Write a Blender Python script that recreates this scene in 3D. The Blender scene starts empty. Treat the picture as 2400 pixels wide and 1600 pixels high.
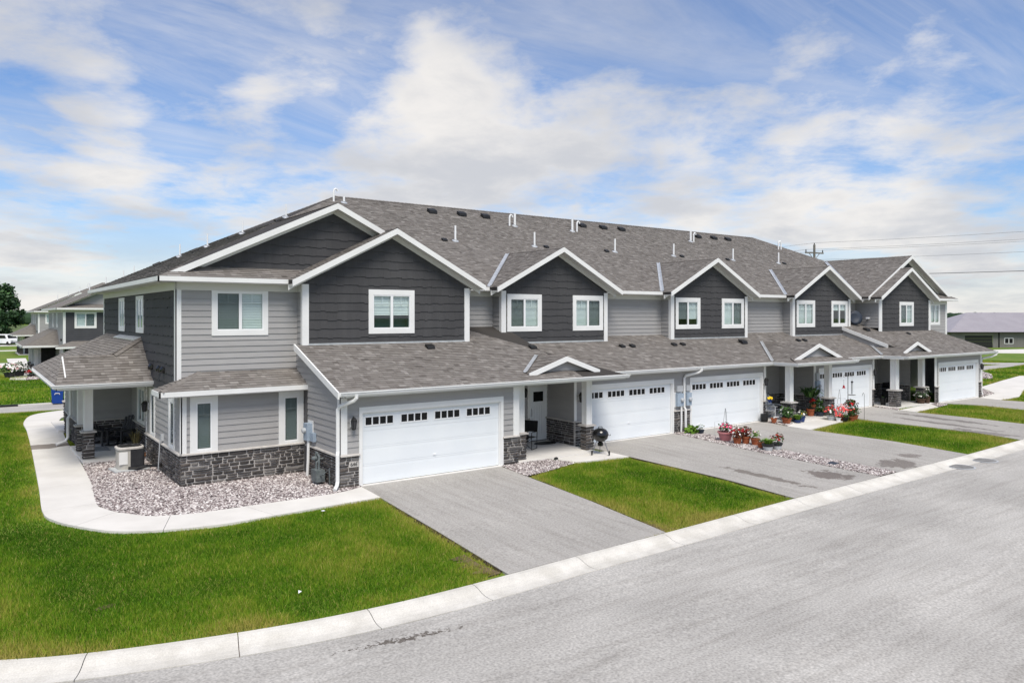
import bpy, math, random
import numpy as np
from mathutils import Vector, Matrix

random.seed(7); rng = np.random.default_rng(7)
D2R = math.radians
scene = bpy.context.scene
col = scene.collection

# ------------------------------------------------------------------ camera
CAM = (-8.5277, -19.9937, 4.8913); YAW = 0.6289
cd = bpy.data.cameras.new('camera'); cam = bpy.data.objects.new('camera', cd); col.objects.link(cam)
cam.location = CAM; cam.rotation_euler = (math.pi/2, 0, -YAW)
cd.sensor_width = 36; cd.lens = 1753.2/2400*36; cd.shift_y = -59.5/2400
cd.clip_start = 0.1; cd.clip_end = 6000
scene.camera = cam

# ------------------------------------------------------------------ world: blue sky with broken cloud
SUN_EL, SUN_AZ = 57.0, 203.0        # azimuth clockwise from +Y: behind the camera, slightly left
world = bpy.data.worlds.new('World'); scene.world = world; world.use_nodes = True
nt = world.node_tree; nt.nodes.clear()
def N(t, **k):
    n = nt.nodes.new(t)
    for a, b in k.items(): setattr(n, a, b)
    return n
def L(a, b): nt.links.new(a, b)
def math_n(op, a, b=None, clamp=False):
    n = N('ShaderNodeMath', operation=op); n.use_clamp = clamp
    for i, x in enumerate((a, b)):
        if x is None: continue
        if isinstance(x, (int, float)): n.inputs[i].default_value = x
        else: L(x, n.inputs[i])
    return n.outputs[0]
out = N('ShaderNodeOutputWorld'); bg = N('ShaderNodeBackground'); bg.inputs['Strength'].default_value = 0.054
sky = N('ShaderNodeTexSky', sky_type='NISHITA'); sky.sun_disc = False
sky.sun_elevation = D2R(SUN_EL); sky.sun_rotation = D2R(SUN_AZ)
sky.air_density = 1.0; sky.dust_density = 0.6; sky.ozone_density = 2.5
tc = N('ShaderNodeTexCoord'); sep = N('ShaderNodeSeparateXYZ'); L(tc.outputs['Generated'], sep.inputs[0])
zz = math_n('ADD', math_n('MAXIMUM', sep.outputs[2], 0.0), 0.16)
cxy = N('ShaderNodeCombineXYZ')
L(math_n('DIVIDE', sep.outputs[0], zz), cxy.inputs[0]); L(math_n('DIVIDE', sep.outputs[1], zz), cxy.inputs[1])
def noise(scale, detail, rough, off, dist=0.0, stretch=(1,1,1)):
    mp = N('ShaderNodeMapping'); mp.inputs['Location'].default_value = off; mp.inputs['Scale'].default_value = stretch
    mp.inputs['Rotation'].default_value = (0, 0, D2R(-36))
    L(cxy.outputs[0], mp.inputs[0])
    n = N('ShaderNodeTexNoise'); n.inputs['Scale'].default_value = scale; n.inputs['Detail'].default_value = detail
    n.inputs['Roughness'].default_value = rough; n.inputs['Distortion'].default_value = dist
    L(mp.outputs[0], n.inputs['Vector']); return n.outputs['Fac']
def ramp(x, a, b):
    n = N('ShaderNodeMapRange', interpolation_type='SMOOTHSTEP'); n.inputs[1].default_value = a; n.inputs[2].default_value = b
    L(x, n.inputs[0]); return n.outputs[0]
SKY_OFF = (2.2, 22.0, 0.0)
big = noise(0.75, 8.0, 0.55, SKY_OFF, 0.2)
thin = noise(0.9, 9.0, 0.64, (9.3, 4.2, 0), 0.7, (0.5, 1.4, 1))
puff = noise(3.0, 9.0, 0.64, (1.3, 8.2, 0), 0.2)
soft = noise(1.3, 4.0, 0.5, (6.1, 2.2, 0), 0.0)
low = math_n('SUBTRACT', 1.0, ramp(sep.outputs[2], 0.02, 0.40))
dens = math_n('ADD', math_n('ADD', big, math_n('MULTIPLY', math_n('SUBTRACT', puff, 0.5), 0.55)), math_n('MULTIPLY', low, 0.09))
# cloud banks and clear gaps of this sky, by the direction they lie in (photo pixel, radius, weight)
def bank(acc, u, v, r, w):
    rr, hh = (u-1200)/1753.2, (740.5-v)/1753.2
    d = Vector((math.cos(YAW)*rr+math.sin(YAW), -math.sin(YAW)*rr+math.cos(YAW), hh)).normalized(); a = r/1753.2
    n = N('ShaderNodeVectorMath', operation='DOT_PRODUCT'); L(tc.outputs['Generated'], n.inputs[0]); n.inputs[1].default_value = d
    m_ = N('ShaderNodeMapRange', interpolation_type='SMOOTHSTEP'); m_.inputs[1].default_value = math.cos(a*1.25); m_.inputs[2].default_value = math.cos(a*.25); m_.inputs[3].default_value = 0; m_.inputs[4].default_value = w
    L(n.outputs['Value'], m_.inputs[0]); return math_n('ADD', acc, m_.outputs[0])
for u, v, r in ((110, 120, 230), (300, 100, 150), (600, 60, 140), (730, 70, 110), (575, 180, 60), (225, 255, 85), (270, 340, 100), (90, 610, 130), (1090, 210, 150), (850, 350, 260), (1160, 350, 240), (1950, 470, 300), (2080, 270, 200), (1560, 230, 150), (2280, 220, 160)): dens = bank(dens, u, v, r*1.15, .052)
for u, v, r in ((440, 120, 90), (420, 240, 120), (690, 215, 120), (460, 350, 100), (1900, 40, 300), (1420, 20, 200), (2180, 50, 190), (1150, 30, 110), (60, 380, 90), (300, 520, 110), (2310, 400, 110), (1650, 110, 120), (880, 120, 90)): dens = bank(dens, u, v, r*1.15, -.060)
c_big = math_n('MULTIPLY', ramp(dens, 0.42, 0.70), 0.95)
c_thin = math_n('MULTIPLY', ramp(thin, 0.34, 0.76), 0.66)
hz = math_n('MULTIPLY', math_n('SUBTRACT', 1.0, ramp(sep.outputs[2], 0.0, 0.16)), 0.85)
cover = math_n('MAXIMUM', math_n('MAXIMUM', c_big, c_thin), hz)
shade = ramp(math_n('ADD', math_n('MULTIPLY', puff, 0.45), math_n('MULTIPLY', soft, 0.75)), 0.46, 0.76)
ccol = N('ShaderNodeMix', data_type='RGBA'); L(shade, ccol.inputs[0])
ccol.inputs[6].default_value = (6.5, 6.25, 5.95, 1); ccol.inputs[7].default_value = (4.45, 4.5, 4.7, 1)
mixs = N('ShaderNodeMix', data_type='RGBA'); L(cover, mixs.inputs[0])
skyg = N('ShaderNodeMix', data_type='RGBA', blend_type='MULTIPLY'); skyg.inputs[0].default_value = 1.0
L(sky.outputs[0], skyg.inputs[6]); skyg.inputs[7].default_value = (0.70, 0.85, 1.05, 1)
L(skyg.outputs[2], mixs.inputs[6]); L(ccol.outputs[2], mixs.inputs[7])
L(mixs.outputs[2], bg.inputs[0]); L(bg.outputs[0], out.inputs[0])

# ------------------------------------------------------------------ sun (thin cloud: soft)
sl = bpy.data.lights.new('sun', 'SUN'); sl.energy = 1.5; sl.angle = D2R(28); sl.color = (1.0, 0.925, 0.81)
so = bpy.data.objects.new('sun', sl); col.objects.link(so)
az = D2R(SUN_AZ); el = D2R(SUN_EL)
sdir = Vector((math.sin(az)*math.cos(el), math.cos(az)*math.cos(el), math.sin(el)))
so.rotation_euler = (-sdir).to_track_quat('-Z', 'Y').to_euler(); so.location = (-20, -40, 60)

scene.render.engine = 'CYCLES'
vs = scene.view_settings; vs.view_transform = 'Standard'; vs.look = 'None'; vs.gamma = 1.0; vs.use_curve_mapping = False
vs.exposure = 1.42
scene.cycles.use_denoising = True; scene.cycles.denoising_input_passes = 'RGB_ALBEDO_NORMAL'; scene.cycles.denoising_prefilter = 'ACCURATE'

# ------------------------------------------------------------------ materials
MT = {}
def mat(name, c, c2=None, scale=3.0, rough=0.75, bump=0.0, bscale=60.0, spec=0.3, metal=0.0, attr=None, rand=0.0, detail=4, fine=0.0, fscale=200.0, ramp_pos=(0.35, 0.65), stretch=None):
    m = bpy.data.materials.new(name); m.use_nodes = True; t = m.node_tree; b = t.nodes['Principled BSDF']
    b.inputs['Roughness'].default_value = rough; b.inputs['Specular IOR Level'].default_value = spec; b.inputs['Metallic'].default_value = metal
    geo = t.nodes.new('ShaderNodeNewGeometry'); pos = geo.outputs['Position']
    if stretch:
        mp = t.nodes.new('ShaderNodeMapping'); mp.inputs['Scale'].default_value = stretch; t.links.new(pos, mp.inputs[0]); pos = mp.outputs[0]
    def nz(s, d=4):
        n = t.nodes.new('ShaderNodeTexNoise'); n.inputs['Scale'].default_value = s; n.inputs['Detail'].default_value = d
        t.links.new(pos, n.inputs['Vector']); return n.outputs['Fac']
    cur = None
    if attr:
        a = t.nodes.new('ShaderNodeAttribute'); a.attribute_name = attr
        r = t.nodes.new('ShaderNodeValToRGB'); cs = c if isinstance(c[0], (tuple, list)) else [c, c2]
        els = r.color_ramp.elements; els[0].color = (*cs[0], 1); els[1].color = (*cs[-1], 1)
        for i, cc in enumerate(cs[1:-1]): els.new((i+1)/(len(cs)-1)).color = (*cc, 1)
        t.links.new(a.outputs['Fac'], r.inputs[0]); cur = r.outputs[0]
    elif c2 is not None:
        mr = t.nodes.new('ShaderNodeMapRange'); mr.inputs[1].default_value, mr.inputs[2].default_value = ramp_pos
        t.links.new(nz(scale, detail), mr.inputs[0])
        x = t.nodes.new('ShaderNodeMix'); x.data_type = 'RGBA'; x.inputs[6].default_value = (*c, 1); x.inputs[7].default_value = (*c2, 1)
        t.links.new(mr.outputs[0], x.inputs[0]); cur = x.outputs[2]
    if cur is None:
        rgb = t.nodes.new('ShaderNodeRGB'); rgb.outputs[0].default_value = (*c, 1); cur = rgb.outputs[0]
    def mulv(cur, fac_out, lo, hi):
        mr = t.nodes.new('ShaderNodeMapRange'); mr.inputs[3].default_value = lo; mr.inputs[4].default_value = hi
        t.links.new(fac_out, mr.inputs[0])
        x = t.nodes.new('ShaderNodeMix'); x.data_type = 'RGBA'; x.blend_type = 'MULTIPLY'; x.inputs[0].default_value = 1
        t.links.new(cur, x.inputs[6]); t.links.new(mr.outputs[0], x.inputs[7]); return x.outputs[2]
    if rand:
        oi = t.nodes.new('ShaderNodeObjectInfo'); cur = mulv(cur, oi.outputs['Random'], 1-rand, 1+rand)
    if fine:
        cur = mulv(cur, nz(fscale, 2), 1-fine, 1+fine)
    t.links.new(cur, b.inputs['Base Color'])
    if bump:
        bp = t.nodes.new('ShaderNodeBump'); bp.inputs['Strength'].default_value = bump; bp.inputs['Distance'].default_value = 0.01
        t.links.new(nz(bscale, 3), bp.inputs['Height']); t.links.new(bp.outputs[0], b.inputs['Normal'])
    MT[name] = m; return m

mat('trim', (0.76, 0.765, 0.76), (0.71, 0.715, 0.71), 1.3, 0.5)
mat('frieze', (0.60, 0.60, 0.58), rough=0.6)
mat('door_white', (0.75, 0.785, 0.81), (0.71, 0.75, 0.785), 0.8, 0.4)
mat('siding', (0.345, 0.340, 0.338), (0.322, 0.317, 0.316), 2.0, 0.7, rand=0.05, fine=0.06, fscale=60, stretch=(1, 1, 6), bump=0.05, bscale=30)
mat('siding_slate', (0.065, 0.067, 0.075), (0.055, 0.057, 0.064), 2.0, 0.7, rand=0.06)
mat('siding_back', (0.11, 0.108, 0.11), rough=0.9)
mat('shake', (0.062, 0.062, 0.065), (0.053, 0.053, 0.056), 1.2, 0.8, rand=0.07, fine=0.16, fscale=24, stretch=(3, 3, 0.35), bump=0.2, bscale=26)
mat('shingle', [(0.115, 0.104, 0.095), (0.162, 0.147, 0.135), (0.198, 0.183, 0.170), (0.232, 0.216, 0.202), (0.29, 0.272, 0.256)], attr='tint', rough=0.92, fine=0.18, fscale=90, bump=0.3, bscale=160)
mat('roof_deck', (0.045, 0.041, 0.038), rough=0.95)
mat('shingle_far', (0.12, 0.11, 0.10), (0.20, 0.185, 0.17), 4.0, 0.95, ramp_pos=(0.3, 0.7), stretch=(0.8, 0.8, 9))
mat('stone', [(0.032, 0.029, 0.028), (0.054, 0.049, 0.047), (0.092, 0.084, 0.080), (0.085, 0.071, 0.063), (0.17, 0.16, 0.152)], attr='tint', rough=0.85, fine=0.35, fscale=26, bump=0.5, bscale=40)
mat('mortar', (0.46, 0.44, 0.42), (0.38, 0.36, 0.345), 12, 0.95)
mat('stone_cap', (0.50, 0.48, 0.455), (0.42, 0.40, 0.38), 8, 0.85, bump=0.15)
mat('concrete', (0.68, 0.665, 0.64), (0.60, 0.585, 0.56), 1.1, 0.9, fine=0.07, fscale=70, bump=0.06, bscale=120)
mat('kerb_concrete', (0.63, 0.61, 0.565), (0.52, 0.50, 0.455), 2.2, 0.9, fine=0.25, fscale=45, bump=0.08, bscale=90)
mat('glass_dark', (0.008, 0.009, 0.010), rough=0.15, spec=0.22)
mat('interior', (0.03, 0.033, 0.035), rough=0.9)
mat('interior_blue', (0.012, 0.05, 0.075), rough=0.9)
mat('blind', (0.74, 0.78, 0.77), rough=0.6, rand=0.12)
mat('ac_grey', (0.42, 0.405, 0.37), rough=0.5)
mat('black', (0.012, 0.012, 0.013), (0.02, 0.02, 0.02), 6, 0.5)
mat('black_gloss', (0.008, 0.008, 0.009), rough=0.18, spec=0.6)
mat('chrome', (0.30, 0.30, 0.31), rough=0.3, metal=0.8)
mat('soil_tan', (0.16, 0.12, 0.07), (0.09, 0.065, 0.035), 9, 1.0)
mat('wire', (0.16, 0.16, 0.17), rough=0.7)
mat('metal', (0.55, 0.56, 0.58), rough=0.35, metal=0.7)
mat('flashing', (0.60, 0.62, 0.64), (0.48, 0.50, 0.52), 4, 0.4, metal=0.5)
mat('meter_grey', (0.33, 0.40, 0.48), (0.28, 0.35, 0.43), 5, 0.5)
mat('meter_pale', (0.42, 0.44, 0.46), rough=0.5)
mat('gas_grey', (0.10, 0.12, 0.125), (0.16, 0.18, 0.185), 9, 0.5)
mat('rail_grey', (0.055, 0.056, 0.06), (0.04, 0.04, 0.044), 6, 0.6)
mat('white_plastic', (0.78, 0.79, 0.80), rough=0.4)
mat('terracotta', (0.36, 0.105, 0.045), (0.28, 0.08, 0.035), 9, 0.8)
mat('pink_pot', (0.52, 0.21, 0.22), (0.46, 0.18, 0.19), 5, 0.6)
mat('blue_pot', (0.02, 0.045, 0.16), rough=0.3)
mat('slate_pot', (0.035, 0.045, 0.065), rough=0.5)
mat('dark_pot', (0.03, 0.032, 0.035), rough=0.5)
mat('pale_pot', (0.50, 0.52, 0.53), rough=0.5)
mat('aqua_pot', (0.42, 0.60, 0.60), rough=0.35)
mat('wood_pot', (0.09, 0.055, 0.035), (0.06, 0.035, 0.022), 20, 0.8)
mat('soil', (0.03, 0.02, 0.013), rough=1.0)
mat('leaf_green', [(0.012, 0.035, 0.010), (0.035, 0.085, 0.018), (0.075, 0.15, 0.03)], attr='tint', rough=0.6)
mat('leaf_lime', [(0.05, 0.12, 0.012), (0.11, 0.22, 0.02), (0.2, 0.32, 0.05)], attr='tint', rough=0.6)
mat('leaf_red', [(0.05, 0.012, 0.008), (0.14, 0.025, 0.012), (0.09, 0.10, 0.02)], attr='tint', rough=0.6)
mat('leaf_tan', [(0.07, 0.055, 0.02), (0.32, 0.26, 0.11), (0.05, 0.06, 0.015)], attr='tint', rough=0.6)
mat('bark', (0.035, 0.027, 0.02), (0.02, 0.015, 0.011), 8, 0.95)
mat('tree_leaf', [(0.008, 0.024, 0.010), (0.022, 0.058, 0.018), (0.062, 0.135, 0.040)], attr='tint', rough=0.6)
for n, c in dict(red=(0.55, 0.015, 0.02), pink=(0.75, 0.07, 0.20), coral=(0.80, 0.10, 0.10), white=(0.82, 0.80, 0.78), yellow=(0.80, 0.55, 0.02), crimson=(0.28, 0.008, 0.015), blush=(0.8, 0.5, 0.5)).items():
    mat('petal_'+n, c, rough=0.6, rand=0.1)
mat('gravel', [(0.05, 0.042, 0.042), (0.14, 0.115, 0.115), (0.30, 0.255, 0.25), (0.50, 0.455, 0.445), (0.80, 0.77, 0.75)], attr='tint', rough=0.9)
mat('gravel_bed', (0.10, 0.085, 0.08), (0.20, 0.165, 0.155), 40, 1.0)
mat('bin_blue', (0.008, 0.05, 0.26), rough=0.45)
mat('barn_wall', (0.20, 0.195, 0.185), (0.18, 0.175, 0.165), 1.0, 0.6)
mat('barn_roof', (0.35, 0.33, 0.36), (0.32, 0.30, 0.33), 0.5, 0.5)
mat('pole_wood', (0.20, 0.185, 0.165), (0.13, 0.12, 0.105), 6, 0.9)
mat('rubber', (0.02, 0.02, 0.02), rough=0.9)
mat('hill_tree', (0.018, 0.040, 0.020), (0.03, 0.062, 0.028), 0.05, 0.95)
mat('field', (0.11, 0.15, 0.045), (0.085, 0.12, 0.04), 0.02, 1.0)
mat('mat_orange', (0.30, 0.12, 0.035), (0.22, 0.08, 0.025), 20, 1.0)
mat('iron', (0.24, 0.235, 0.225), (0.17, 0.165, 0.16), 6, 0.7, bump=0.2)

def asphalt(name, c, c2, speck, stains, streak=None):
    m = mat(name, c, c2, 0.35, 0.92, bump=0.35, bscale=110, fine=speck, fscale=24)
    t = m.node_tree; b = t.nodes['Principled BSDF']; src = b.inputs['Base Color'].links[0].from_socket
    geo = t.nodes.new('ShaderNodeNewGeometry')
    def mul(src, fac, colr):
        x = t.nodes.new('ShaderNodeMix'); x.data_type = 'RGBA'; x.blend_type = 'MULTIPLY'; t.links.new(fac, x.inputs[0])
        t.links.new(src, x.inputs[6]); x.inputs[7].default_value = (*colr, 1); return x.outputs[2]
    if streak:   # traffic/paver streaks along one direction
        mp = t.nodes.new('ShaderNodeMapping'); mp.inputs['Scale'].default_value = streak
        t.links.new(geo.outputs['Position'], mp.inputs[0])
        n = t.nodes.new('ShaderNodeTexNoise'); n.inputs['Scale'].default_value = 1.0; n.inputs['Detail'].default_value = 5
        t.links.new(mp.outputs[0], n.inputs['Vector'])
        mr = t.nodes.new('ShaderNodeMapRange'); mr.inputs[1].default_value = 0.46; mr.inputs[2].default_value = 0.78
        t.links.new(n.outputs['Fac'], mr.inputs[0]); src = mul(src, mr.outputs[0], (0.82, 0.81, 0.80))
    for (cx, cy, rx, ry, ang, tint, thr) in stains:
        amp, hi_, lo_ = (5.0, 2.95, 2.75) if thr > 8 else (2.4, 2.02, 1.86)   # oil / damp stains with ragged edges
        mp = t.nodes.new('ShaderNodeMapping'); mp.vector_type = 'TEXTURE'
        mp.inputs['Location'].default_value = (cx, cy, 0); mp.inputs['Rotation'].default_value = (0, 0, ang); mp.inputs['Scale'].default_value = (rx, ry, 50)
        t.links.new(geo.outputs['Position'], mp.inputs[0])
        ln = t.nodes.new('ShaderNodeVectorMath'); ln.operation = 'LENGTH'; t.links.new(mp.outputs[0], ln.inputs[0])
        n = t.nodes.new('ShaderNodeTexNoise'); n.inputs['Scale'].default_value = thr; n.inputs['Detail'].default_value = 7; n.inputs['Roughness'].default_value = 0.72
        t.links.new(geo.outputs['Position'], n.inputs['Vector'])
        a = t.nodes.new('ShaderNodeMath'); a.operation = 'MULTIPLY_ADD'; t.links.new(n.outputs['Fac'], a.inputs[0]); a.inputs[1].default_value = amp; t.links.new(ln.outputs['Value'], a.inputs[2])
        mr = t.nodes.new('ShaderNodeMapRange'); mr.inputs[1].default_value = hi_; mr.inputs[2].default_value = lo_
        t.links.new(a.outputs[0], mr.inputs[0]); src = mul(src, mr.outputs[0], tint)
    t.links.new(src, b.inputs['Base Color'])
asphalt('road', (0.445, 0.43, 0.405), (0.355, 0.342, 0.322), 0.6,
        [(-2.9, -9.28, 1.35, 0.16, D2R(-9), (0.35, 0.32, 0.30), 12.0)], (0.45, 5.5, 1))
asphalt('drive', (0.385, 0.369, 0.346), (0.335, 0.321, 0.301), 0.5,
        [(11.65, -5.6, 0.28, 2.3, 0, (0.52, 0.49, 0.47), 2.2), (13.6, -6.7, 0.75, 0.95, 0.3, (0.48, 0.44, 0.43), 2.2), (17.2, -7.0, 1.0, 0.7, 0.2, (0.50, 0.47, 0.46), 2.4), (19.0, -6.6, 0.5, 0.4, 0, (0.6, 0.57, 0.56), 3),
         (28.0, -3.6, 0.35, 3.0, 0, (0.55, 0.53, 0.53), 1.6), (29.6, -3.0, 0.4, 3.4, 0, (0.55, 0.53, 0.53), 1.6), (27.0, -6.0, 0.6, 1.6, 0, (0.6, 0.58, 0.58), 1.6)], (4.5, 0.35, 1))

def glass_mat(name, tint, refl):
    m = bpy.data.materials.new(name); m.use_nodes = True; t = m.node_tree; t.nodes.clear()
    o = t.nodes.new('ShaderNodeOutputMaterial'); tr = t.nodes.new('ShaderNodeBsdfTransparent'); tr.inputs[0].default_value = (*tint, 1)
    g = t.nodes.new('ShaderNodeBsdfGlossy'); g.inputs['Roughness'].default_value = 0.02; g.inputs[0].default_value = (0.9, 0.95, 1, 1)
    lw = t.nodes.new('ShaderNodeLayerWeight'); lw.inputs[0].default_value = 0.5   # 'Facing' is the same from both sides of the pane
    pw = t.nodes.new('ShaderNodeMath'); pw.operation = 'POWER'; pw.inputs[1].default_value = 4.0; t.links.new(lw.outputs['Facing'], pw.inputs[0])
    ma = t.nodes.new('ShaderNodeMath'); ma.operation = 'MULTIPLY_ADD'; ma.inputs[1].default_value = 0.9; ma.inputs[2].default_value = refl; t.links.new(pw.outputs[0], ma.inputs[0])
    mx = t.nodes.new('ShaderNodeMixShader'); t.links.new(ma.outputs[0], mx.inputs[0]); t.links.new(tr.outputs[0], mx.inputs[1]); t.links.new(g.outputs[0], mx.inputs[2])
    t.links.new(mx.outputs[0], o.inputs[0]); MT[name] = m
glass_mat('glass', (0.82, 0.89, 0.885), 0.09)
glass_mat('screen', (0.56, 0.57, 0.57), 0.0)

# ------------------------------------------------------------------ mesh helpers
class MB:
    def __init__(s): s.v = []; s.f = []; s.t = []
    def add(s, vs_, fs, tint=None):
        b = len(s.v); s.v.extend(vs_); s.f.extend([tuple(b+i for i in f) for f in fs]); s.t.extend([0.5 if tint is None else tint]*len(vs_))
    def box(s, x0, y0, z0, x1, y1, z1, tint=None):
        v = [(x0,y0,z0),(x1,y0,z0),(x1,y1,z0),(x0,y1,z0),(x0,y0,z1),(x1,y0,z1),(x1,y1,z1),(x0,y1,z1)]
        s.add(v, [(0,3,2,1),(4,5,6,7),(0,1,5,4),(1,2,6,5),(2,3,7,6),(3,0,4,7)], tint)
    def quad(s, a, b, c, d, tint=None): s.add([a,b,c,d], [(0,1,2,3)], tint)
    def prism(s, pts, vec, tint=None):
        n = len(pts); v = [tuple(p) for p in pts]+[tuple(p[i]+vec[i] for i in range(3)) for p in pts]
        f = [tuple(range(n)), tuple(range(2*n-1, n-1, -1))]+[(i, i+n, (i+1) % n+n, (i+1) % n) for i in range(n)]
        s.add(v, f, tint)
    def tube(s, pts, r, n=8, cap=True, tint=None):
        pts = [Vector(p) for p in pts]; rr = r if isinstance(r, (list, tuple)) else [r]*len(pts)
        ring = []; prev = None
        for i, p in enumerate(pts):
            d = (pts[min(i+1, len(pts)-1)]-pts[max(i-1, 0)]).normalized()
            ref = Vector((0,0,1)) if abs(d.z) < 0.9 else Vector((1,0,0))
            a = d.cross(ref).normalized() if prev is None else (prev-d*prev.dot(d)).normalized()
            prev = a; b = d.cross(a)
            ring.append([tuple(p+(a*math.cos(k*2*math.pi/n)+b*math.sin(k*2*math.pi/n))*rr[i]) for k in range(n)])
        v = [q for rg in ring for q in rg]; f = []
        for i in range(len(pts)-1):
            for k in range(n):
                f.append((i*n+k, i*n+(k+1) % n, (i+1)*n+(k+1) % n, (i+1)*n+k))
        if cap: f.append(tuple(range(n-1, -1, -1))); f.append(tuple(range((len(pts)-1)*n, len(pts)*n)))
        s.add(v, f, tint)
    def lathe(s, prof, c=(0,0,0), n=20, tint=None, sx=1, sy=1):
        v = []; f = []
        for (r, z) in prof:
            for k in range(n):
                a = k*2*math.pi/n; v.append((c[0]+r*math.cos(a)*sx, c[1]+r*math.sin(a)*sy, c[2]+z))
        for i in range(len(prof)-1):
            for k in range(n): f.append((i*n+k, i*n+(k+1) % n, (i+1)*n+(k+1) % n, (i+1)*n+k))
        f.append(tuple(range(n-1, -1, -1))); f.append(tuple(range((len(prof)-1)*n, len(prof)*n)))
        s.add(v, f, tint)
    def ball(s, c, r, n=8, m=5, tint=None):
        rx, ry, rz = r if isinstance(r, (tuple, list)) else (r, r, r)
        s.lathe([(math.sin(math.pi*i/m) if 0 < i < m else 0.02, -math.cos(math.pi*i/m)) for i in range(m+1)], (0,0,0), n, tint)
        k = (m+1)*n
        s.v[-k:] = [(c[0]+x*rx, c[1]+y*ry, c[2]+z*rz) for x, y, z in s.v[-k:]]
    def mesh(s, name, smooth=False):
        me = bpy.data.meshes.new(name); me.from_pydata(s.v, [], s.f)
        at = me.attributes.new('tint', 'FLOAT', 'POINT'); at.data.foreach_set('value', np.array(s.t, dtype=np.float32))
        if smooth: me.polygons.foreach_set('use_smooth', [True]*len(me.polygons))
        return me
    def build(s, name, m, parent=None, loc=(0,0,0), rz=0.0, smooth=False, kind=None):
        me = s.mesh(name, smooth); me.materials.append(MT[m]); return put(name, me, parent, loc, rz, kind)
def put(name, me, parent=None, loc=(0,0,0), rz=0.0, kind=None, scale=None):
    o = bpy.data.objects.new(name, me); col.objects.link(o); o.location = loc; o.rotation_euler = (0, 0, rz)
    if scale: o.scale = scale
    if parent is not None: o.parent = parent
    if kind: o['kind'] = kind
    return o
def thing(name, label, cat, loc=(0,0,0), rz=0.0, group=None):
    o = bpy.data.objects.new(name, None); col.objects.link(o); o.location = loc; o.rotation_euler = (0,0,rz); o.empty_display_size = 0.2
    return tag(o, label, cat, group)
def tag(o, label, cat, group=None):
    o['label'] = label; o['category'] = cat
    if group: o['group'] = group
    return o
def copy_tree(o, parent=None):
    c = o.copy(); col.objects.link(c); c.parent = parent
    for ch in list(o.children): copy_tree(ch, c)
    return c
def clip(poly, cv):
    """Clip 2-D polygon to a convex CCW polygon."""
    outp = poly
    for i in range(len(cv)):
        ax, ay = cv[i]; bx, by = cv[(i+1) % len(cv)]; ex, ey = bx-ax, by-ay
        inp, outp = outp, []
        if not inp: return []
        side = [ex*(p[1]-ay)-ey*(p[0]-ax) for p in inp]
        for k in range(len(inp)):
            p, q = inp[k], inp[(k+1) % len(inp)]; sp, sq = side[k], side[(k+1) % len(inp)]
            if sp >= -1e-9: outp.append(p)
            if (sp > 1e-9 and sq < -1e-9) or (sp < -1e-9 and sq > 1e-9):
                tt = sp/(sp-sq); outp.append((p[0]+(q[0]-p[0])*tt, p[1]+(q[1]-p[1])*tt))
    return outp if len(outp) > 2 else []
def ccw(p):
    a = sum(p[i][0]*p[(i+1) % len(p)][1]-p[(i+1) % len(p)][0]*p[i][1] for i in range(len(p)))
    return p if a > 0 else p[::-1]
# ------------------------------------------------------------------ ground shape
CURB = [(-60, 22), (-40, 12), (-26, 4.2), (-18, 0.2), (-13.5, -2.7), (-10.6, -4.9), (-9.2, -5.95), (-8.1, -6.7), (-7.05, -7.18), (-6.05, -7.46), (-5.0, -7.74), (-4.0, -7.94), (-3.0, -8.07), (-2.0, -8.12), (-0.8, -8.12), (1.83, -8.02), (4.62, -7.96), (9.93, -7.80), (21.18, -7.65), (26.7, -7.47), (40, -7.1), (60, -6.5), (120, -4.8)]
_ca = np.array(CURB, float)
def curb_dist(x, y):
    """signed distance to the back of the kerb, positive on the lawn side"""
    x = np.asarray(x, float); y = np.asarray(y, float)
    best = np.full(x.shape, 1e9); sg = np.ones(x.shape)
    for i in range(len(_ca)-1):
        a, b = _ca[i], _ca[i+1]; d = b-a; L2 = d@d
        t = np.clip(((x-a[0])*d[0]+(y-a[1])*d[1])/L2, 0, 1)
        px_, py_ = a[0]+t*d[0], a[1]+t*d[1]
        q = np.hypot(x-px_, y-py_); cr = d[0]*(y-a[1])-d[1]*(x-a[0])
        m = q < best; best = np.where(m, q, best); sg = np.where(m, np.where(cr >= 0, 1, -1), sg)
    return best*sg
def sm(t): t = np.clip(t, 0, 1); return t*t*(3-2*t)
def H(x, y):
    x = np.asarray(x, float); y = np.asarray(y, float)
    d = curb_dist(x, y)
    return -0.0215*np.clip(8.05-d, 0, 8.05) - 0.45*sm((y-22)/28.0) - 1.0*sm((x-50)/75.0)
def h1(x, y): return float(H(np.array([x]), np.array([y]))[0])

# ------------------------------------------------------------------ wall frames
class Fr:
    def __init__(s, kind, c): s.k = kind; s.c = c
    def pt(s, u, d, z):
        if s.k == 'F': return (u, s.c-d, z)
        if s.k == 'L': return (s.c-d, u, z)
        return (s.c+d, u, z)
    def place(s, u0, u1, d, z):
        if s.k == 'F': return (u0, s.c-d, z), 0.0
        if s.k == 'L': return (s.c-d, u1, z), -math.pi/2
        return (s.c+d, u0, z), math.pi/2
    def box(s, mb, u0, u1, d0, d1, z0, z1, tint=None):
        a = s.pt(u0, d0, z0); b = s.pt(u1, d1, z1)
        mb.box(min(a[0], b[0]), min(a[1], b[1]), z0, max(a[0], b[0]), max(a[1], b[1]), z1, tint)
LIM = dict(board=300, shake=290, stone=295, shingle=300)

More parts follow.
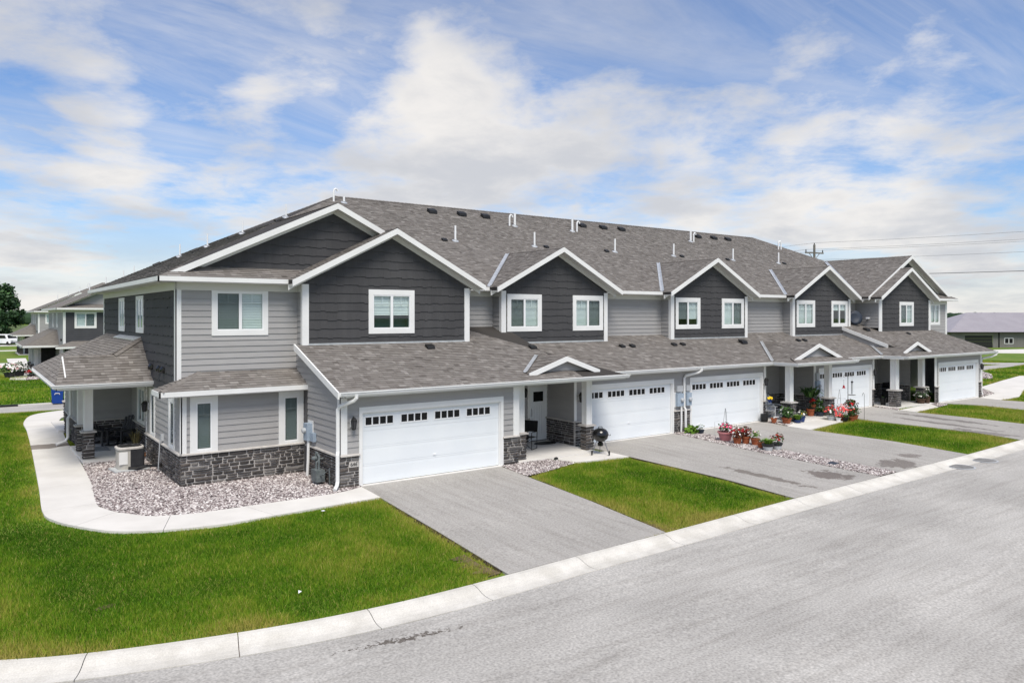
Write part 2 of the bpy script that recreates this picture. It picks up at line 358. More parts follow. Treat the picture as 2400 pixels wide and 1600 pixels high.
# shared unit pieces (local x along the wall, -y outwards)
BH = 0.18
def _unit_board():
    m = MB(); m.add([(0,0,0),(0,-.032,0),(0,-.010,1.02),(0,0,1.02),(1,0,0),(1,-.032,0),(1,-.010,1.02),(1,0,1.02)],
                    [(0,1,2,3),(7,6,5,4),(1,5,6,2),(0,4,5,1),(3,2,6,7)]); return m
UB = {}
for k in ('siding', 'siding_slate'):
    me = _unit_board().mesh('siding_board'); me.materials.append(MT[k]); UB[k] = me
def _unit_stone(seed):
    r = random.Random(seed); m = MB(); nx, nz = 4, 3; v = []
    t = [0.12, 0.3, 0.45, 0.62, 0.8, 1.0, 0.2, 0.35][seed % 8]
    for i in range(nx+1):
        for j in range(nz+1):
            x = i/nx; z = j/nz; edge = i in (0, nx) or j in (0, nz)
            if edge and i in (0, nx) and j in (0, nz): y = -.006
            elif edge: y = -.016-r.uniform(0, .008)
            else: y = -.03-r.uniform(0, .02)
            if 0 < i < nx: x += r.uniform(-.06, .06)
            elif i == 0: x += r.uniform(0, .03)
            else: x -= r.uniform(0, .03)
            if j == 0: z += r.uniform(0, .07)
            if j == nz: z -= r.uniform(0, .07)
            v.append((x, y, z))
    f = [(i*(nz+1)+j, (i+1)*(nz+1)+j, (i+1)*(nz+1)+j+1, i*(nz+1)+j+1) for i in range(nx) for j in range(nz)]
    b = len(v); per = [i*(nz+1) for i in range(nx+1)]+[nx*(nz+1)+j for j in range(1, nz+1)]+[i*(nz+1)+nz for i in range(nx-1, -1, -1)]+[j for j in range(nz-1, 0, -1)]
    for p in per: v.append((v[p][0], 0.004, v[p][2]))
    n = len(per); f += [(per[i], b+i, b+(i+1) % n, per[(i+1) % n]) for i in range(n)]
    m.add(v, f, t); return m
US_MB = [_unit_stone(s) for s in range(8)]
US = []
for q in US_MB:
    me = q.mesh('stone'); me.materials.append(MT['stone']); US.append(me)
def inst(mb, src, loc, rz, sc):
    c, s_ = math.cos(rz), math.sin(rz)
    vv = []
    for x, y, z in src.v:
        x *= sc[0]; y *= sc[1]; z *= sc[2]; vv.append((loc[0]+c*x-s_*y, loc[1]+s_*x+c*y, loc[2]+z))
    b = len(mb.v); mb.v.extend(vv); mb.t.extend(src.t); mb.f.extend([tuple(b+i for i in f) for f in src.f])
_UBm = _unit_board()

def cut(u0, u1, holes):
    seg = [(u0, u1)]
    for a, b in holes:
        n = []
        for p, q in seg:
            if b <= p or a >= q: n.append((p, q)); continue
            if a > p: n.append((p, a))
            if b < q: n.append((b, q))
        seg = n
    return [(p, q) for p, q in seg if q-p > 0.015]

def clad_lap(fr, poly, holes, z0, z1, parent, near, m='siding'):
    poly = ccw(poly); us = [p[0] for p in poly]; u0, u1 = min(us), max(us)
    far = MB(); z = z0
    while z < z1-0.01:
        zt = min(z+BH, z1); pieces = []
        full = [(h[0], h[1]) for h in holes if h[2] < zt-.01 and h[3] > z+.01]
        for a, b in cut(u0, u1, full): pieces.append((a, b, z, zt))
        for h in holes:
            if h[2] < zt-.01 and h[3] > z+.01:
                if h[2] > z+.01: pieces.append((h[0], h[1], z, h[2]))
                if h[3] < zt-.01: pieces.append((h[0], h[1], h[3], zt))
        for a, b, za, zb in pieces:
            rect = [(a, za), (b, za), (b, zb), (a, zb)]; cp = clip(rect, poly)
            if not cp: continue
            area = abs(sum(cp[i][0]*cp[(i+1) % len(cp)][1]-cp[(i+1) % len(cp)][0]*cp[i][1] for i in range(len(cp))))/2
            if area < 0.002: continue
            if area > (b-a)*(zb-za)*0.999:
                loc, rz = fr.place(a, b, 0, za)
                if near and LIM['board'] > 0:
                    LIM['board'] -= 1; put('siding_board', UB[m], parent, loc, rz, None, (b-a, 1, zb-za))
                else: inst(far, _UBm, loc, rz, (b-a, 1, zb-za))
            else:
                q = MB(); n = len(cp)
                dd = [.032-.022*(p[1]-z)/BH for p in cp]
                v = [fr.pt(p[0], dd[i], p[1]) for i, p in enumerate(cp)]+[fr.pt(p[0], 0, p[1]) for p in cp]
                f = [tuple(range(n))]+[(i, (i+1) % n, (i+1) % n+n, i+n) for i in range(n)]
                if near and LIM['board'] > 0:
                    LIM['board'] -= 1; q.add(v, f); q.build('siding_board', m, parent)
                else: far.add(v, f)
        z = zt
    if far.v: far.build('siding_boards', m, parent, kind='stuff')

SH = 0.285
def clad_shake(fr, poly, holes, z0, parent, near):
    poly = ccw(poly); us = [p[0] for p in poly]; u0, u1 = min(us), max(us); z1 = max(p[1] for p in poly)
    far = MB(); z = z0; row = 0
    while z < z1-0.01:
        zt = z+SH; u = u0-(0.0 if row % 2 else 0.55)
        while u < u1:
            pu = min(u+1.12, u1); q = MB(); a = u
            while a < pu-0.01:
                w = random.uniform(0.15, 0.30); b = min(a+w, pu)
                if pu-b < .08: b = pu
                drop = random.choice((0, 0, .014, .028, .034)); lift = 0.0
                rects = [(max(a+.0006, u0), b-.0006, z-drop+.0, zt-.002)]
                for h in holes:
                    nr = []
                    for (ra, rb, za, zb) in rects:
                        if h[1] <= ra or h[0] >= rb or h[3] <= za or h[2] >= zb: nr.append((ra, rb, za, zb)); continue
                        if h[0] > ra: nr.append((ra, h[0], za, zb))
                        if h[1] < rb: nr.append((h[1], rb, za, zb))
                        if h[2] > za: nr.append((max(ra, h[0]), min(rb, h[1]), za, h[2]))
                        if h[3] < zb: nr.append((max(ra, h[0]), min(rb, h[1]), h[3], zb))
                    rects = nr
                for (ra, rb, za, zb) in rects:
                    if rb-ra < .01 or zb-za < .01: continue
                    cp = clip([(ra, za), (rb, za), (rb, zb), (ra, zb)], poly)
                    if not cp: continue
                    n = len(cp); dd = [.030+lift-.021*(p[1]-z)/SH for p in cp]
                    v = [fr.pt(p[0], dd[i], p[1]) for i, p in enumerate(cp)]+[fr.pt(p[0], 0, p[1]) for p in cp]
                    q.add(v, [tuple(range(n))]+[(i, (i+1) % n, (i+1) % n+n, i+n) for i in range(n)])
                a = b
            if q.v:
                if near and LIM['shake'] > 0:
                    LIM['shake'] -= 1; q.build('shake_panel', 'shake', parent)
                else:
                    bb = len(far.v); far.v += q.v; far.t += q.t; far.f += [tuple(bb+i for i in f) for f in q.f]
            u = pu
        z = zt; row += 1
    if far.v: far.build('shake_panels', 'shake', parent, kind='stuff')

def clad_stone(fr, u0, u1, z0, z1, parent, near, holes=()):
    far = MB(); z = z0+.006; cnt = 0
    rows = []
    while z1-z > 0.05:
        h = random.choice((.075, .085, .10, .115, .135))
        if z1-z-h < .06: h = z1-z-.006
        rows.append((z, h)); z += h
    for (z, h) in rows:
        for (s0, s1) in cut(u0, u1, [(q[0], q[1]) for q in holes if q[2] < z+h and q[3] > z]):
            u = s0
            while u < s1-.01:
                w = random.choice((.14, .2, .26, .32, .40, .5))*random.uniform(.85, 1.15)
                if s1-u-w < .12: w = s1-u
                parts_ = [(z, h)]
                if h > .11 and random.random() < .3: parts_ = [(z, h*.48), (z+h*.48, h*.52)]
                for (zz_, hh) in parts_:
                    k = random.randrange(8); g = .0125; ww = min(w, s1-u)
                    loc, rz = fr.place(u+g, u+ww-g, -.002, zz_+g*.8)
                    sc = (max(.03, ww-2*g), random.uniform(.7, 1.15), max(.03, hh-1.6*g))
                    if near and LIM['stone'] > 0:
                        LIM['stone'] -= 1; put('stone', US[k], parent, loc, rz, None, sc)
                    else: inst(far, US_MB[k], loc, rz, sc)
                u += w
    if far.v: far.build('stones', 'stone', parent, kind='stuff')

def backing(fr, poly, holes, m, d=0.0):
    """wall sheet with rectangular holes; poly convex in (u,z)"""
    poly = ccw(poly); us = sorted({p[0] for p in poly} | {h[0] for h in holes} | {h[1] for h in holes})
    zs = sorted({min(p[1] for p in poly), max(p[1] for p in poly)} | {h[2] for h in holes} | {h[3] for h in holes})
    mb = MB()
    for i in range(len(us)-1):
        for j in range(len(zs)-1):
            cu, cz = (us[i]+us[i+1])/2, (zs[j]+zs[j+1])/2
            if any(h[0] < cu < h[1] and h[2] < cz < h[3] for h in holes): continue
            cp = clip([(us[i], zs[j]), (us[i+1], zs[j]), (us[i+1], zs[j+1]), (us[i], zs[j+1])], poly)
            if cp: mb.add([fr.pt(p[0], d, p[1]) for p in cp], [tuple(range(len(cp)))])
    return mb

def wall(name, fr, u0, u1, z0, z1, top=None, clad='lap', holes=(), glass=(), stone=None, near=True, parent=None, m='siding', stone_near=True, ext=(0, 0)):
    """holes: cladding cut-outs (u0,u1,z0,z1); glass: openings cut through the wall sheet"""
    poly = [(u0, z0), (u1, z0)]+(top if top else [(u1, z1), (u0, z1)])
    bm = {'lap': 'siding_back', 'shake': 'roof_deck', None: 'mortar'}[clad]
    w = backing(fr, poly, glass, bm).build(name, bm, parent)
    zc = z0
    if stone:
        for (a, b) in cut(u0, u1, [(q[0], q[1]) for q in holes if q[2] < stone*.5]):
            mm = MB(); fr.box(mm, a, b, .001, .03, z0, stone); mm.build('mortar_bed', 'mortar', w)
        f2 = Fr(fr.k, fr.c-.03 if fr.k in 'FL' else fr.c+.03)
        clad_stone(f2, u0-ext[0], u1+ext[1], z0, stone, w, near and stone_near, holes)
        for (a, b) in cut(u0, u1, [(q[0], q[1]) for q in holes if q[2] < stone*.5]):
            cp = MB(); 
            pr_ = [(a-.02, 0, stone), (a-.02, .10, stone), (a-.02, .095, stone+.035), (a-.02, .02, stone+.06), (a-.02, 0, stone+.06)]
            pts = [fr.pt(*p) for p in pr_]; e = fr.pt(b+.02, 0, 0); s0 = fr.pt(a-.02, 0, 0)
            cp.prism(pts, (e[0]-s0[0], e[1]-s0[1], 0)); cp.build('stone_cap', 'stone_cap', w)
        zc = stone+.058
    if clad == 'lap':
        zt = max(p[1] for p in poly)
        clad_lap(fr, [(u0, zc), (u1, zc)]+(top if top else [(u1, z1), (u0, z1)]), holes, zc, zt, w, near, m)
    elif clad == 'shake':
        clad_shake(fr, poly, holes, z0, w, near)
    return w

def strip(name, fr, u0, u1, z0, z1, d0, d1, m, parent):
    mb = MB(); fr.box(mb, u0, u1, d0, d1, z0, z1); return mb.build(name, m, parent)

# ------------------------------------------------------------------ windows and doors
def window(parent, fr, u0, u1, z0, z1, side=.14, top=.20, bot=.19, style='slider', open_from=None, d0=.0, screen=0, far=False, inner='interior'):
    tb = MB()
    fr.box(tb, u0, u0+side, d0, d0+.045, z0, z1); fr.box(tb, u1-side, u1, d0, d0+.045, z0, z1)
    fr.box(tb, u0+side, u1-side, d0, d0+.044, z0, z0+bot-.03); fr.box(tb, u0+side, u1-side, d0, d0+.044, z1-top+.03, z1)
    w = tb.build('window', 'trim', parent)
    a, b, za, zb = u0+side-.0, u1-side, z0+bot-.03, z1-top+.03
    s = MB(); e = .035
    fr.box(s, a, a+e, -.03, d0+.036, za, zb); fr.box(s, b-e, b, -.03, d0+.036, za, zb)
    fr.box(s, a+e, b-e, -.03, d0+.035, za, za+e); fr.box(s, a+e, b-e, -.03, d0+.035, zb-e, zb)
    panes = [(a+e, b-e)]
    mid = (a+b)/2
    if style == 'slider':
        fr.box(s, mid-.045, mid+.045, -.03, d0+.034, za+e, zb-e); panes = [(a+e, mid-.045), (mid+.045, b-e)]
    s.build('sash', 'white_plastic', w)
    for i, (p, q) in enumerate(panes):
        g = MB(); g.quad(fr.pt(p, .014, za+e), fr.pt(q, .014, za+e), fr.pt(q, .014, zb-e), fr.pt(p, .014, zb-e)); g.build('pane', 'glass', w)
        if screen and i == screen-1:
            g = MB(); g.quad(fr.pt(p, .022, za+e), fr.pt(q, .022, za+e), fr.pt(q, .022, zb-e), fr.pt(p, .022, zb-e)); g.build('insect_screen', 'screen', w)
        mu = MB(); zh = zb-e-(zb-za)*.24; c_ = (p+q)/2
        fr.box(mu, p, q, .0, .012, zh-.009, zh+.009); fr.box(mu, c_-.009, c_+.009, .001, .011, zh+.009, zb-e)
        mu.build('muntin', 'white_plastic', w)
    bl = MB(); lo = za+e if open_from is None else open_from; z = zb-e-.02; sp = .05 if not far else .07
    while z > lo+.01:
        v = [fr.pt(a, -.055, z-sp*.47), fr.pt(b, -.055, z-sp*.47), fr.pt(b, -.075, z+sp*.47), fr.pt(a, -.075, z+sp*.47)]
        bl.add(v, [(0,1,2,3)]); z -= sp
    fr.box(bl, a, b, -.10, -.06, zb-e-.03, zb-e)
    bl.build('blind', 'blind', w, kind='stuff')
    rv = MB(); D = -.30
    A = [fr.pt(a, -.001, za), fr.pt(b, -.001, za), fr.pt(b, -.001, zb), fr.pt(a, -.001, zb)]; B = [fr.pt(a, D, za), fr.pt(b, D, za), fr.pt(b, D, zb), fr.pt(a, D, zb)]
    rv.add(A+B, [(4,5,6,7),(0,1,5,4),(1,2,6,5),(2,3,7,6),(3,0,4,7)]); rv.build('window_reveal', inner, w)
    return (u0, u1, z0, z1), (a, b, za, zb)
def win_holes(u0, u1, z0, z1, side=.14, top=.20, bot=.19):
    return (u0, u1, z0, z1), (u0+side, u1-side, z0+bot-.03, z1-top+.03)

def garage_door(parent, fr, u0, u1, zt=2.27):
    tb = MB(); t = .10
    fr.box(tb, u0, u0+t, 0, .05, 0, zt); fr.box(tb, u1-t, u1, 0, .05, 0, zt); fr.box(tb, u0+t, u1-t, 0, .049, zt-.17, zt)
    fr.box(tb, u0+t, u0+t+.03, -.10, 0.0, 0, zt-.17); fr.box(tb, u1-t-.03, u1-t, -.10, 0.0, 0, zt-.17); fr.box(tb, u0+t+.03, u1-t-.03, -.10, 0.0, zt-.20, zt-.17)
    g = tb.build('garage_door', 'trim', parent)
    a, b = u0+t+.03, u1-t-.03; ht = zt-.20; n = 4; hh = (ht-.03)/n
    for i in range(n):
        p = MB(); z0 = .03+i*hh; fr.box(p, a, b, -.10, -.06, z0+.0015, z0+hh-.0015)
        if i < 3:
            fr.box(p, a+.01, b-.01, -.06, -.056, z0+.06, z0+hh-.06)
        p.build('door_panel', 'door_white', g)
    s = MB(); fr.box(s, a, b, -.095, -.065, 0.0, .03); s.build('bottom_seal', 'rubber', g)
    for k in range(4):
        us = u0+.22+k*1.16; fm = MB()
        z0, z1_ = 1.715, 1.965
        fr.box(fm, us-.02, us+.92, -.06, -.045, z1_-.015, z1_+.025); fr.box(fm, us-.02, us+.92, -.06, -.045, z0-.025, z0+.015)
        for j in range(5): fr.box(fm, us-.02+j*.23, us+.02+j*.23, -.06, -.046, z0+.015, z1_-.015)
        fm.build('window_frame', 'white_plastic', g)
        for j in range(4):
            q = MB(); x0 = us+.02+j*.23; fr.box(q, x0, x0+.19, -.058, -.054, z0+.015, z1_-.015); q.build('pane', 'glass_dark', g)
    h = MB(); hm = (a+b)/2; fr.box(h, hm-.05, hm+.05, -.06, -.035, .62, .66); h.build('handle', 'white_plastic', g)
    return g

def wall_lamp(parent, fr, u, z):
    p = MB(); fr.box(p, u-.07, u+.07, .02, .05, z-.10, z+.12); o = p.build('wall_lamp', 'trim', parent)
    q = MB(); c = fr.pt(u, .15, z)
    q.tube([fr.pt(u, .05, z+.10), fr.pt(u, .10, z+.20), fr.pt(u, .15, z+.17)], .012, 6)
    q.lathe([(.02, .19), (.05, .165), (.10, .10), (.10, .085), (.085, .085)], c, 6); q.lathe([(.06, -.17), (.065, -.14), (.03, -.14)], c, 6)
    for k in range(6):
        an = k*math.pi/3; q.tube([(c[0]+.088*math.cos(an), c[1]+.088*math.sin(an), c[2]+.09), (c[0]+.06*math.cos(an), c[1]+.06*math.sin(an), c[2]-.15)], .008, 4)
    q.build('lantern', 'black', o)
    g = MB(); g.lathe([(.056, -.14), (.082, .085)], c, 6); g.build('lamp_glass', 'rail_grey', o)
    return o

def entry_door(parent, fr, u0, u1, z0, z1, hinge_right=True, lite=True):
    f = MB(); fr.box(f, u0-.12, u0, 0, .04, z0, z1+.12); fr.box(f, u1, u1+.12, 0, .04, z0, z1+.12); fr.box(f, u0, u1, 0, .039, z1, z1+.12)
    o = f.build('front_door', 'trim', parent)
    s = MB(); fr.box(s, u0, u1, -.03, .012, z0+.02, z1); s.build('door_slab', 'door_white', o)
    n = 5
    for i in range(n-1):
        g = MB(); x = u0+.18+(u1-u0-.36)*(i+.5)/(n-1); fr.box(g, x-.004, x+.004, .012, .0135, z0+.25, z0+1.35); g.build('plank_groove', 'meter_pale', o)
    if lite:
        g = MB(); fr.box(g, u0+.17, u1-.17, .012, .02, z1-.55, z1-.17); g.build('pane', 'glass_dark', o)
    hx = u0+.07
    h = MB(); h.tube([fr.pt(hx, .012, z0+1.25), fr.pt(hx, .06, z0+1.2), fr.pt(hx, .06, z0+1.0), fr.pt(hx, .012, z0+.95)], .012, 6); h.tube([fr.pt(hx, .012, z0+.86), fr.pt(hx, .05, z0+.86), fr.pt(hx+.1, .05, z0+.86)], .01, 6)
    h.build('handle', 'metal', o)
    return o

# ------------------------------------------------------------------ roofs
RSTEP = 0.145
US_SH = []
for k in range(9):
    m_ = MB(); t_ = k/8
    m_.add([(0, 0, .013), (1, 0, .013), (1, 1.06, .003), (0, 1.06, .003), (0, 0, 0), (1, 0, 0)], [(0,1,2,3), (4,5,1,0)], t_)
    me = m_.mesh('shingle'); me.materials.append(MT['shingle']); US_SH.append(me)
def rtint():
    r = random.random()
    return min(1, max(0, random.gauss(.42, .085))) if r > .20 else (random.uniform(.62, .95) if r > .04 else random.uniform(0, .15))
def roof(name, parent, poly, z0, gx, gy, thick=.10, near=False, deck='roof_deck', caps=()):
    """poly: list of (x,y), plane z = z0 + gx*x + gy*y (poly convex)"""
    poly = ccw([tuple(map(float, p)) for p in poly]); g = math.hypot(gx, gy)
    sx, sy = gx/g, gy/g; ex, ey = sy, -sx; k = math.sqrt(1+g*g)
    E3 = Vector((ex, ey, 0)); S3 = Vector((sx/k, sy/k, g/k)); N3 = E3.cross(S3)
    if N3.z < 0: N3 = -N3
    def ab(p): return (p[0]*ex+p[1]*ey, (p[0]*sx+p[1]*sy)*k)
    O = Vector((0, 0, z0))
    def P(a, b, lift=0): return tuple(O+E3*a+S3*b+N3*lift)
    pa = ccw([ab(p) for p in poly]); bs = [q[1] for q in pa]; as_ = [q[0] for q in pa]
    dk = MB(); dk.prism([P(q[0], q[1], -.004) for q in pa], (0, 0, -thick)); r = dk.build(name, deck, parent)
    st = MB(); cand = []
    b = min(bs); row = 0
    edges = [(pa[i], pa[(i+1) % len(pa)]) for i in range(len(pa))]
    def inside(p): return all((q[0]-o[0])*(p[1]-o[1])-(q[1]-o[1])*(p[0]-o[0]) >= -1e-9 for o, q in edges)
    while b < max(bs)-.01:
        bt = b+RSTEP
        # row extents
        xs = []
        for bb in (b, bt):
            for o, q in edges:
                if (o[1]-bb)*(q[1]-bb) <= 0 and abs(o[1]-q[1]) > 1e-9:
                    t = (bb-o[1])/(q[1]-o[1]); xs.append(o[0]+t*(q[0]-o[0]))
        xs += [q[0] for q in pa if b <= q[1] <= bt]
        if xs:
            a = min(xs)-random.uniform(0, .25); amax = max(xs)
            while a < amax:
                w = random.uniform(.10, .27); t = rtint(); lift = .017+(.008 if random.random() < .45 else 0)
                cs = [(a, b), (a+w, b), (a+w, bt), (a, bt)]
                if all(inside(c) for c in cs):
                    cand.append((a, w, b, t, lift))
                else:
                    cp = clip(cs, pa)
                    if cp:
                        n = len(cp); v = [P(c[0], c[1], lift-(lift-.003)*(c[1]-b)/RSTEP) for c in cp]+[P(c[0], c[1], 0) for c in cp]
                        st.add(v, [tuple(range(n))]+[(i, (i+1) % n, (i+1) % n+n, i+n) for i in range(n)], t)
                a += w
        b = bt; row += 1
    if near and LIM['shingle'] > 0:
        def dist(c):
            p = P(c[0], c[2]); return (p[0]-CAM[0])**2+(p[1]-CAM[1])**2
        cand.sort(key=dist); nn = min(LIM['shingle'], len(cand))
        for (a, w, bb, t, lift) in cand[:nn]:
            o = put('shingle', US_SH[int(round(t*8))], r); LIM['shingle'] -= 1
            M = Matrix.Identity(4)
            for i in range(3): M[i][0] = E3[i]*w; M[i][1] = S3[i]*RSTEP; M[i][2] = N3[i]*(lift/.013); M[i][3] = P(a, bb)[i]
            o.matrix_basis = M
        cand = cand[nn:]
    for (a, w, bb, t, lift) in cand:
        bt = bb+RSTEP
        st.add([P(a, bb, lift), P(a+w, bb, lift), P(a+w, bt, .003), P(a, bt, .003), P(a, bb), P(a+w, bb)], [(0,1,2,3), (4,5,1,0)], t)
    if st.v: st.build('shingles', 'shingle', r, kind='stuff')
    return r
def board3(name, p, q, h, t, m, parent, nrm):
    """plank from p to q (top edge), height h downwards, thickness t along nrm"""
    mb = MB(); mb.prism([p, q, (q[0], q[1], q[2]-h), (p[0], p[1], p[2]-h)], tuple(n*t for n in nrm)); return mb.build(name, m, parent)
def caps(name, p, q, parent, w=.13):
    """ridge / hip cap shingles as one strip of overlapping pieces"""
    p = Vector(p); q = Vector(q); d = q-p; n = max(1, int(d.length/.2)); mb = MB(); dn = d.normalized(); sd = dn.cross(Vector((0,0,1))).normalized()
    for i in range(n):
        a = p+d*(i/n); b = p+d*((i+1.06)/n); t = random.uniform(.15, .55); up = Vector((0,0,1))
        mb.add([tuple(a+sd*w-up*.045), tuple(a+up*.022), tuple(a-sd*w-up*.045), tuple(b+sd*w-up*.052), tuple(b+up*.012), tuple(b-sd*w-up*.052)], [(0,1,4,3), (1,2,5,4)], t)
    mb.build(name, 'shingle', parent)
# ================================================================== the townhouse
B = thing('townhouse_building', 'long two-storey grey townhouse row with dark shake gables and white garage doors, numbered 646', 'building')
ZP1 = lambda y: 2.76+.356*(y+.4)         # roof over the end garages and porches
ZP2 = lambda y: 2.75+.356*(y-.92)        # roof over the set-back garages
F, Lf = (lambda c: Fr('F', c)), (lambda c: Fr('L', c))

def corner(fr, u0, u1, z0, z1, d=.035): strip('corner_board', fr, u0, u1, z0, z1, 0, d, 'trim', B)

# ---- lower storey, end garage
fr = F(0); hole = (.56, 5.64, 0, 2.27)
wall('garage_wall', fr, 0, 6.25, 0, 2.60, holes=[hole, (.0, .2, .95, 2.6), (6.05, 6.25, .95, 2.6)], glass=[(.66, 5.54, 0, 2.10)], stone=.9, parent=B, ext=(.055, .02))
garage_door(B, fr, .56, 5.64)
corner(fr, -.04, .20, .958, 2.6); corner(fr, 6.05, 6.29, .958, 2.6)
wall_lamp(B, fr, .35, 1.83)
pl_ = MB(); fr.box(pl_, .24, .53, .03, .065, .58, .74); plate = pl_.build('house_number_plate', 'stone_cap', B)
cu = bpy.data.curves.new('number_text', 'FONT'); cu.body = '646'; cu.size = .145; cu.extrude = .004; cu.align_x = 'CENTER'; cu.align_y = 'CENTER'
tmp = bpy.data.objects.new('number_text', cu); col.objects.link(tmp); bpy.context.view_layer.update()
me = bpy.data.meshes.new_from_object(tmp.evaluated_get(bpy.context.evaluated_depsgraph_get())); bpy.data.objects.remove(tmp); bpy.data.curves.remove(cu)
me.materials.clear(); me.materials.append(MT['black']); to = put('house_number', me, plate, (.385, -.068, .66)); to.rotation_euler = (math.pi/2, 0, 0)
fr = Lf(0)
wall('garage_side_wall', fr, 0.0, 3.46, 0, 3.9, top=[(3.46, ZP1(3.46)-.10), (0, ZP1(0)-.10)], holes=[(0, .04, .9, 2.6), (2.45, 3.46, 0, 2.62)], stone=.9, parent=B)
corner(fr, -.035, .13, .958, 2.62)
# ---- bay
fr = F(2.85); w1 = (-3.37, -2.60, .95, 2.56); w2 = (-.80, -.02, .95, 2.56); gk = dict(side=.17, top=.20, bot=.10)
hs = [win_holes(*w, **gk) for w in (w1, w2)]
wall('bay_wall', fr, -3.58, 0, 0, 2.62, holes=[h[0] for h in hs]+[(-3.58, -3.47, .95, 2.62)], glass=[h[1] for h in hs], stone=.9, parent=B, ext=(.055, 0))
for w in (w1, w2): window(B, fr, *w, style='single', screen=1, **gk)
corner(fr, -3.64, -3.46, .958, 2.62)
fr = Lf(-3.58); w3 = (3.62, 4.45, .95, 2.50); w4 = (6.50, 7.32, .95, 2.50)
hs = [win_holes(*w, **gk) for w in (w3, w4)]
wall('bay_side_wall', fr, 2.85, 7.90, 0, 2.80, holes=[h[0] for h in hs]+[(2.85, 2.96, .95, 2.8)], glass=[h[1] for h in hs], stone=.9, parent=B)
for w in (w3, w4): window(B, fr, *w, style='single', screen=1, **gk)
corner(fr, 2.815, 2.97, .958, 2.8)
strip('corner_board', F(7.9), -3.62, -3.4, 0, 2.7, -.05, .0, 'trim', B)
# ---- entry porch at the left end
fr = Lf(-3.40); wd = (9.25, 10.70, .98, 2.35)
h0 = win_holes(*wd, side=.12, top=.14, bot=.12)
wall('entry_wall', fr, 7.9, 12.0, 0.08, 2.7, holes=[h0[0], (7.98, 9.0, 0, 2.4)], glass=[h0[1]], stone=.95, parent=B, stone_near=False)
window(B, fr, *wd, side=.12, top=.14, bot=.12)
entry_door(B, fr, 8.08, 8.92, .1, 2.2, lite=False)
wall_lamp(B, Lf(-3.58), 7.62, 1.85)
fr = F(12.0); wall('porch_wall', fr, -5.2, -3.4, 0.08, 2.7, stone=.95, parent=B, stone_near=False)
fr = Lf(-5.2); wall('porch_end_wall', fr, 12.0, 16.5, 0, 2.7, stone=.95, parent=B, near=False)
corner(fr, 11.965, 12.14, 1.0, 2.7); corner(F(12.0), -5.235, -5.06, 1.0, 2.7)

# ---- upper storey, left wing
fr = F(3.46); wu = (-2.62, -.93, 4.30, 5.70); kk = dict(side=.14, top=.12, bot=.19)
h0 = win_holes(*wu, **kk)
wall('upper_wall', fr, -3.6, 0.03, 2.9, 5.66, holes=[h0[0], (-3.6, -3.47, 2.9, 5.66)], glass=[h0[1]], parent=B)
window(B, fr, *wu, screen=1, **kk)
corner(fr, -3.64, -3.47, 2.7, 5.66)
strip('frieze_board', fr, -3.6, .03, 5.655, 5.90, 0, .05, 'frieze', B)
fr = Lf(-3.6); u1 = (8.35, 9.74, 4.30, 5.60); u2 = (12.21, 13.53, 4.30, 5.60)
hs = [win_holes(*w, **kk) for w in (u1, u2)]
wall('upper_side_wall', fr, 3.46, 17.7, 2.60, 5.66, clad='shake', holes=[h[0] for h in hs]+[(3.46, 3.60, 2.6, 5.7)], glass=[h[1] for h in hs], parent=B)
for w in (u1, u2): window(B, fr, *w, **kk)
corner(fr, 3.425, 3.60, 2.7, 5.66); corner(fr, 17.55, 17.72, 2.7, 5.66)
strip('frieze_board', fr, 3.46, 17.7, 5.655, 5.90, 0, .05, 'frieze', B)
for y in (6.8, 5.57, 4.99):
    q = MB(); a = fr.pt(y-.11, .02, 3.30); q.lathe([(.11, 0), (.12, .02), (.085, .12), (.02, .17)], (0,0,0), 12); o = q.build('wall_vent', 'black_gloss', B, (-3.62, y, 3.26)); o.rotation_euler = (0, D2R(-125), 0)
# gable over the garage (dark shakes)
def gable_wall(name, fr, u0, u1, zb, ze, za, wins, near=True, kk=None, xa=None):
    kk = kk or dict(side=.16, top=.21, bot=.20); xa = (u0+u1)/2 if xa is None else xa
    hs = [win_holes(*w, **kk) for w in wins]
    w_ = wall(name, fr, u0, u1, zb, za, top=[(u1, ze), (xa, za), (u0, ze)], clad='shake', holes=[h[0] for h in hs], glass=[h[1] for h in hs], near=near, parent=B)
    return w_
kg = dict(side=.16, top=.21, bot=.20)
wg = (2.27, 3.99, 4.30, 5.78)
gable_wall('gable_wall', F(3.0), .03, 6.22, 3.92, 5.92, 7.56, [wg]); window(B, F(3.0), *wg, open_from=4.93, inner='interior_blue', **kg)
corner(F(3.0), -.005, .21, 3.95, 5.90, .045); corner(F(3.0), 6.04, 6.255, 3.95, 5.90, .045)
wall('gable_side_wall', Lf(.03), 3.0, 3.46, 3.3, 5.66, parent=B); strip('frieze_board', Lf(.03), 2.99, 3.46, 5.655, 5.90, 0, .05, 'frieze', B); corner(Lf(.03), 2.96, 3.10, 3.95, 5.66, .036)
strip('flashing_strip', F(3.0), .2, 6.05, 3.945, 4.02, .03, .05, 'flashing', B)
# big gable behind it
wall('gable_wall', F(3.7), -3.2, 5.9, 6.3, 8.3, top=[(5.9, 6.3), (1.35, 8.46), (-3.2, 6.3)], clad='shake', parent=B)
# recessed upper walls
for i, (a, b, zb) in enumerate(((6.22, 8.31, 4.40), (13.88, 17.97, 3.95), (23.62, 27.6, 3.95), (33.3, 35.0, 4.3))):
    wall('upper_wall', F(4.45), a, b, zb, 5.66, parent=B, near=i < 2); strip('frieze_board', F(4.45), a, b, 5.655, 5.90, 0, .05, 'frieze', B)
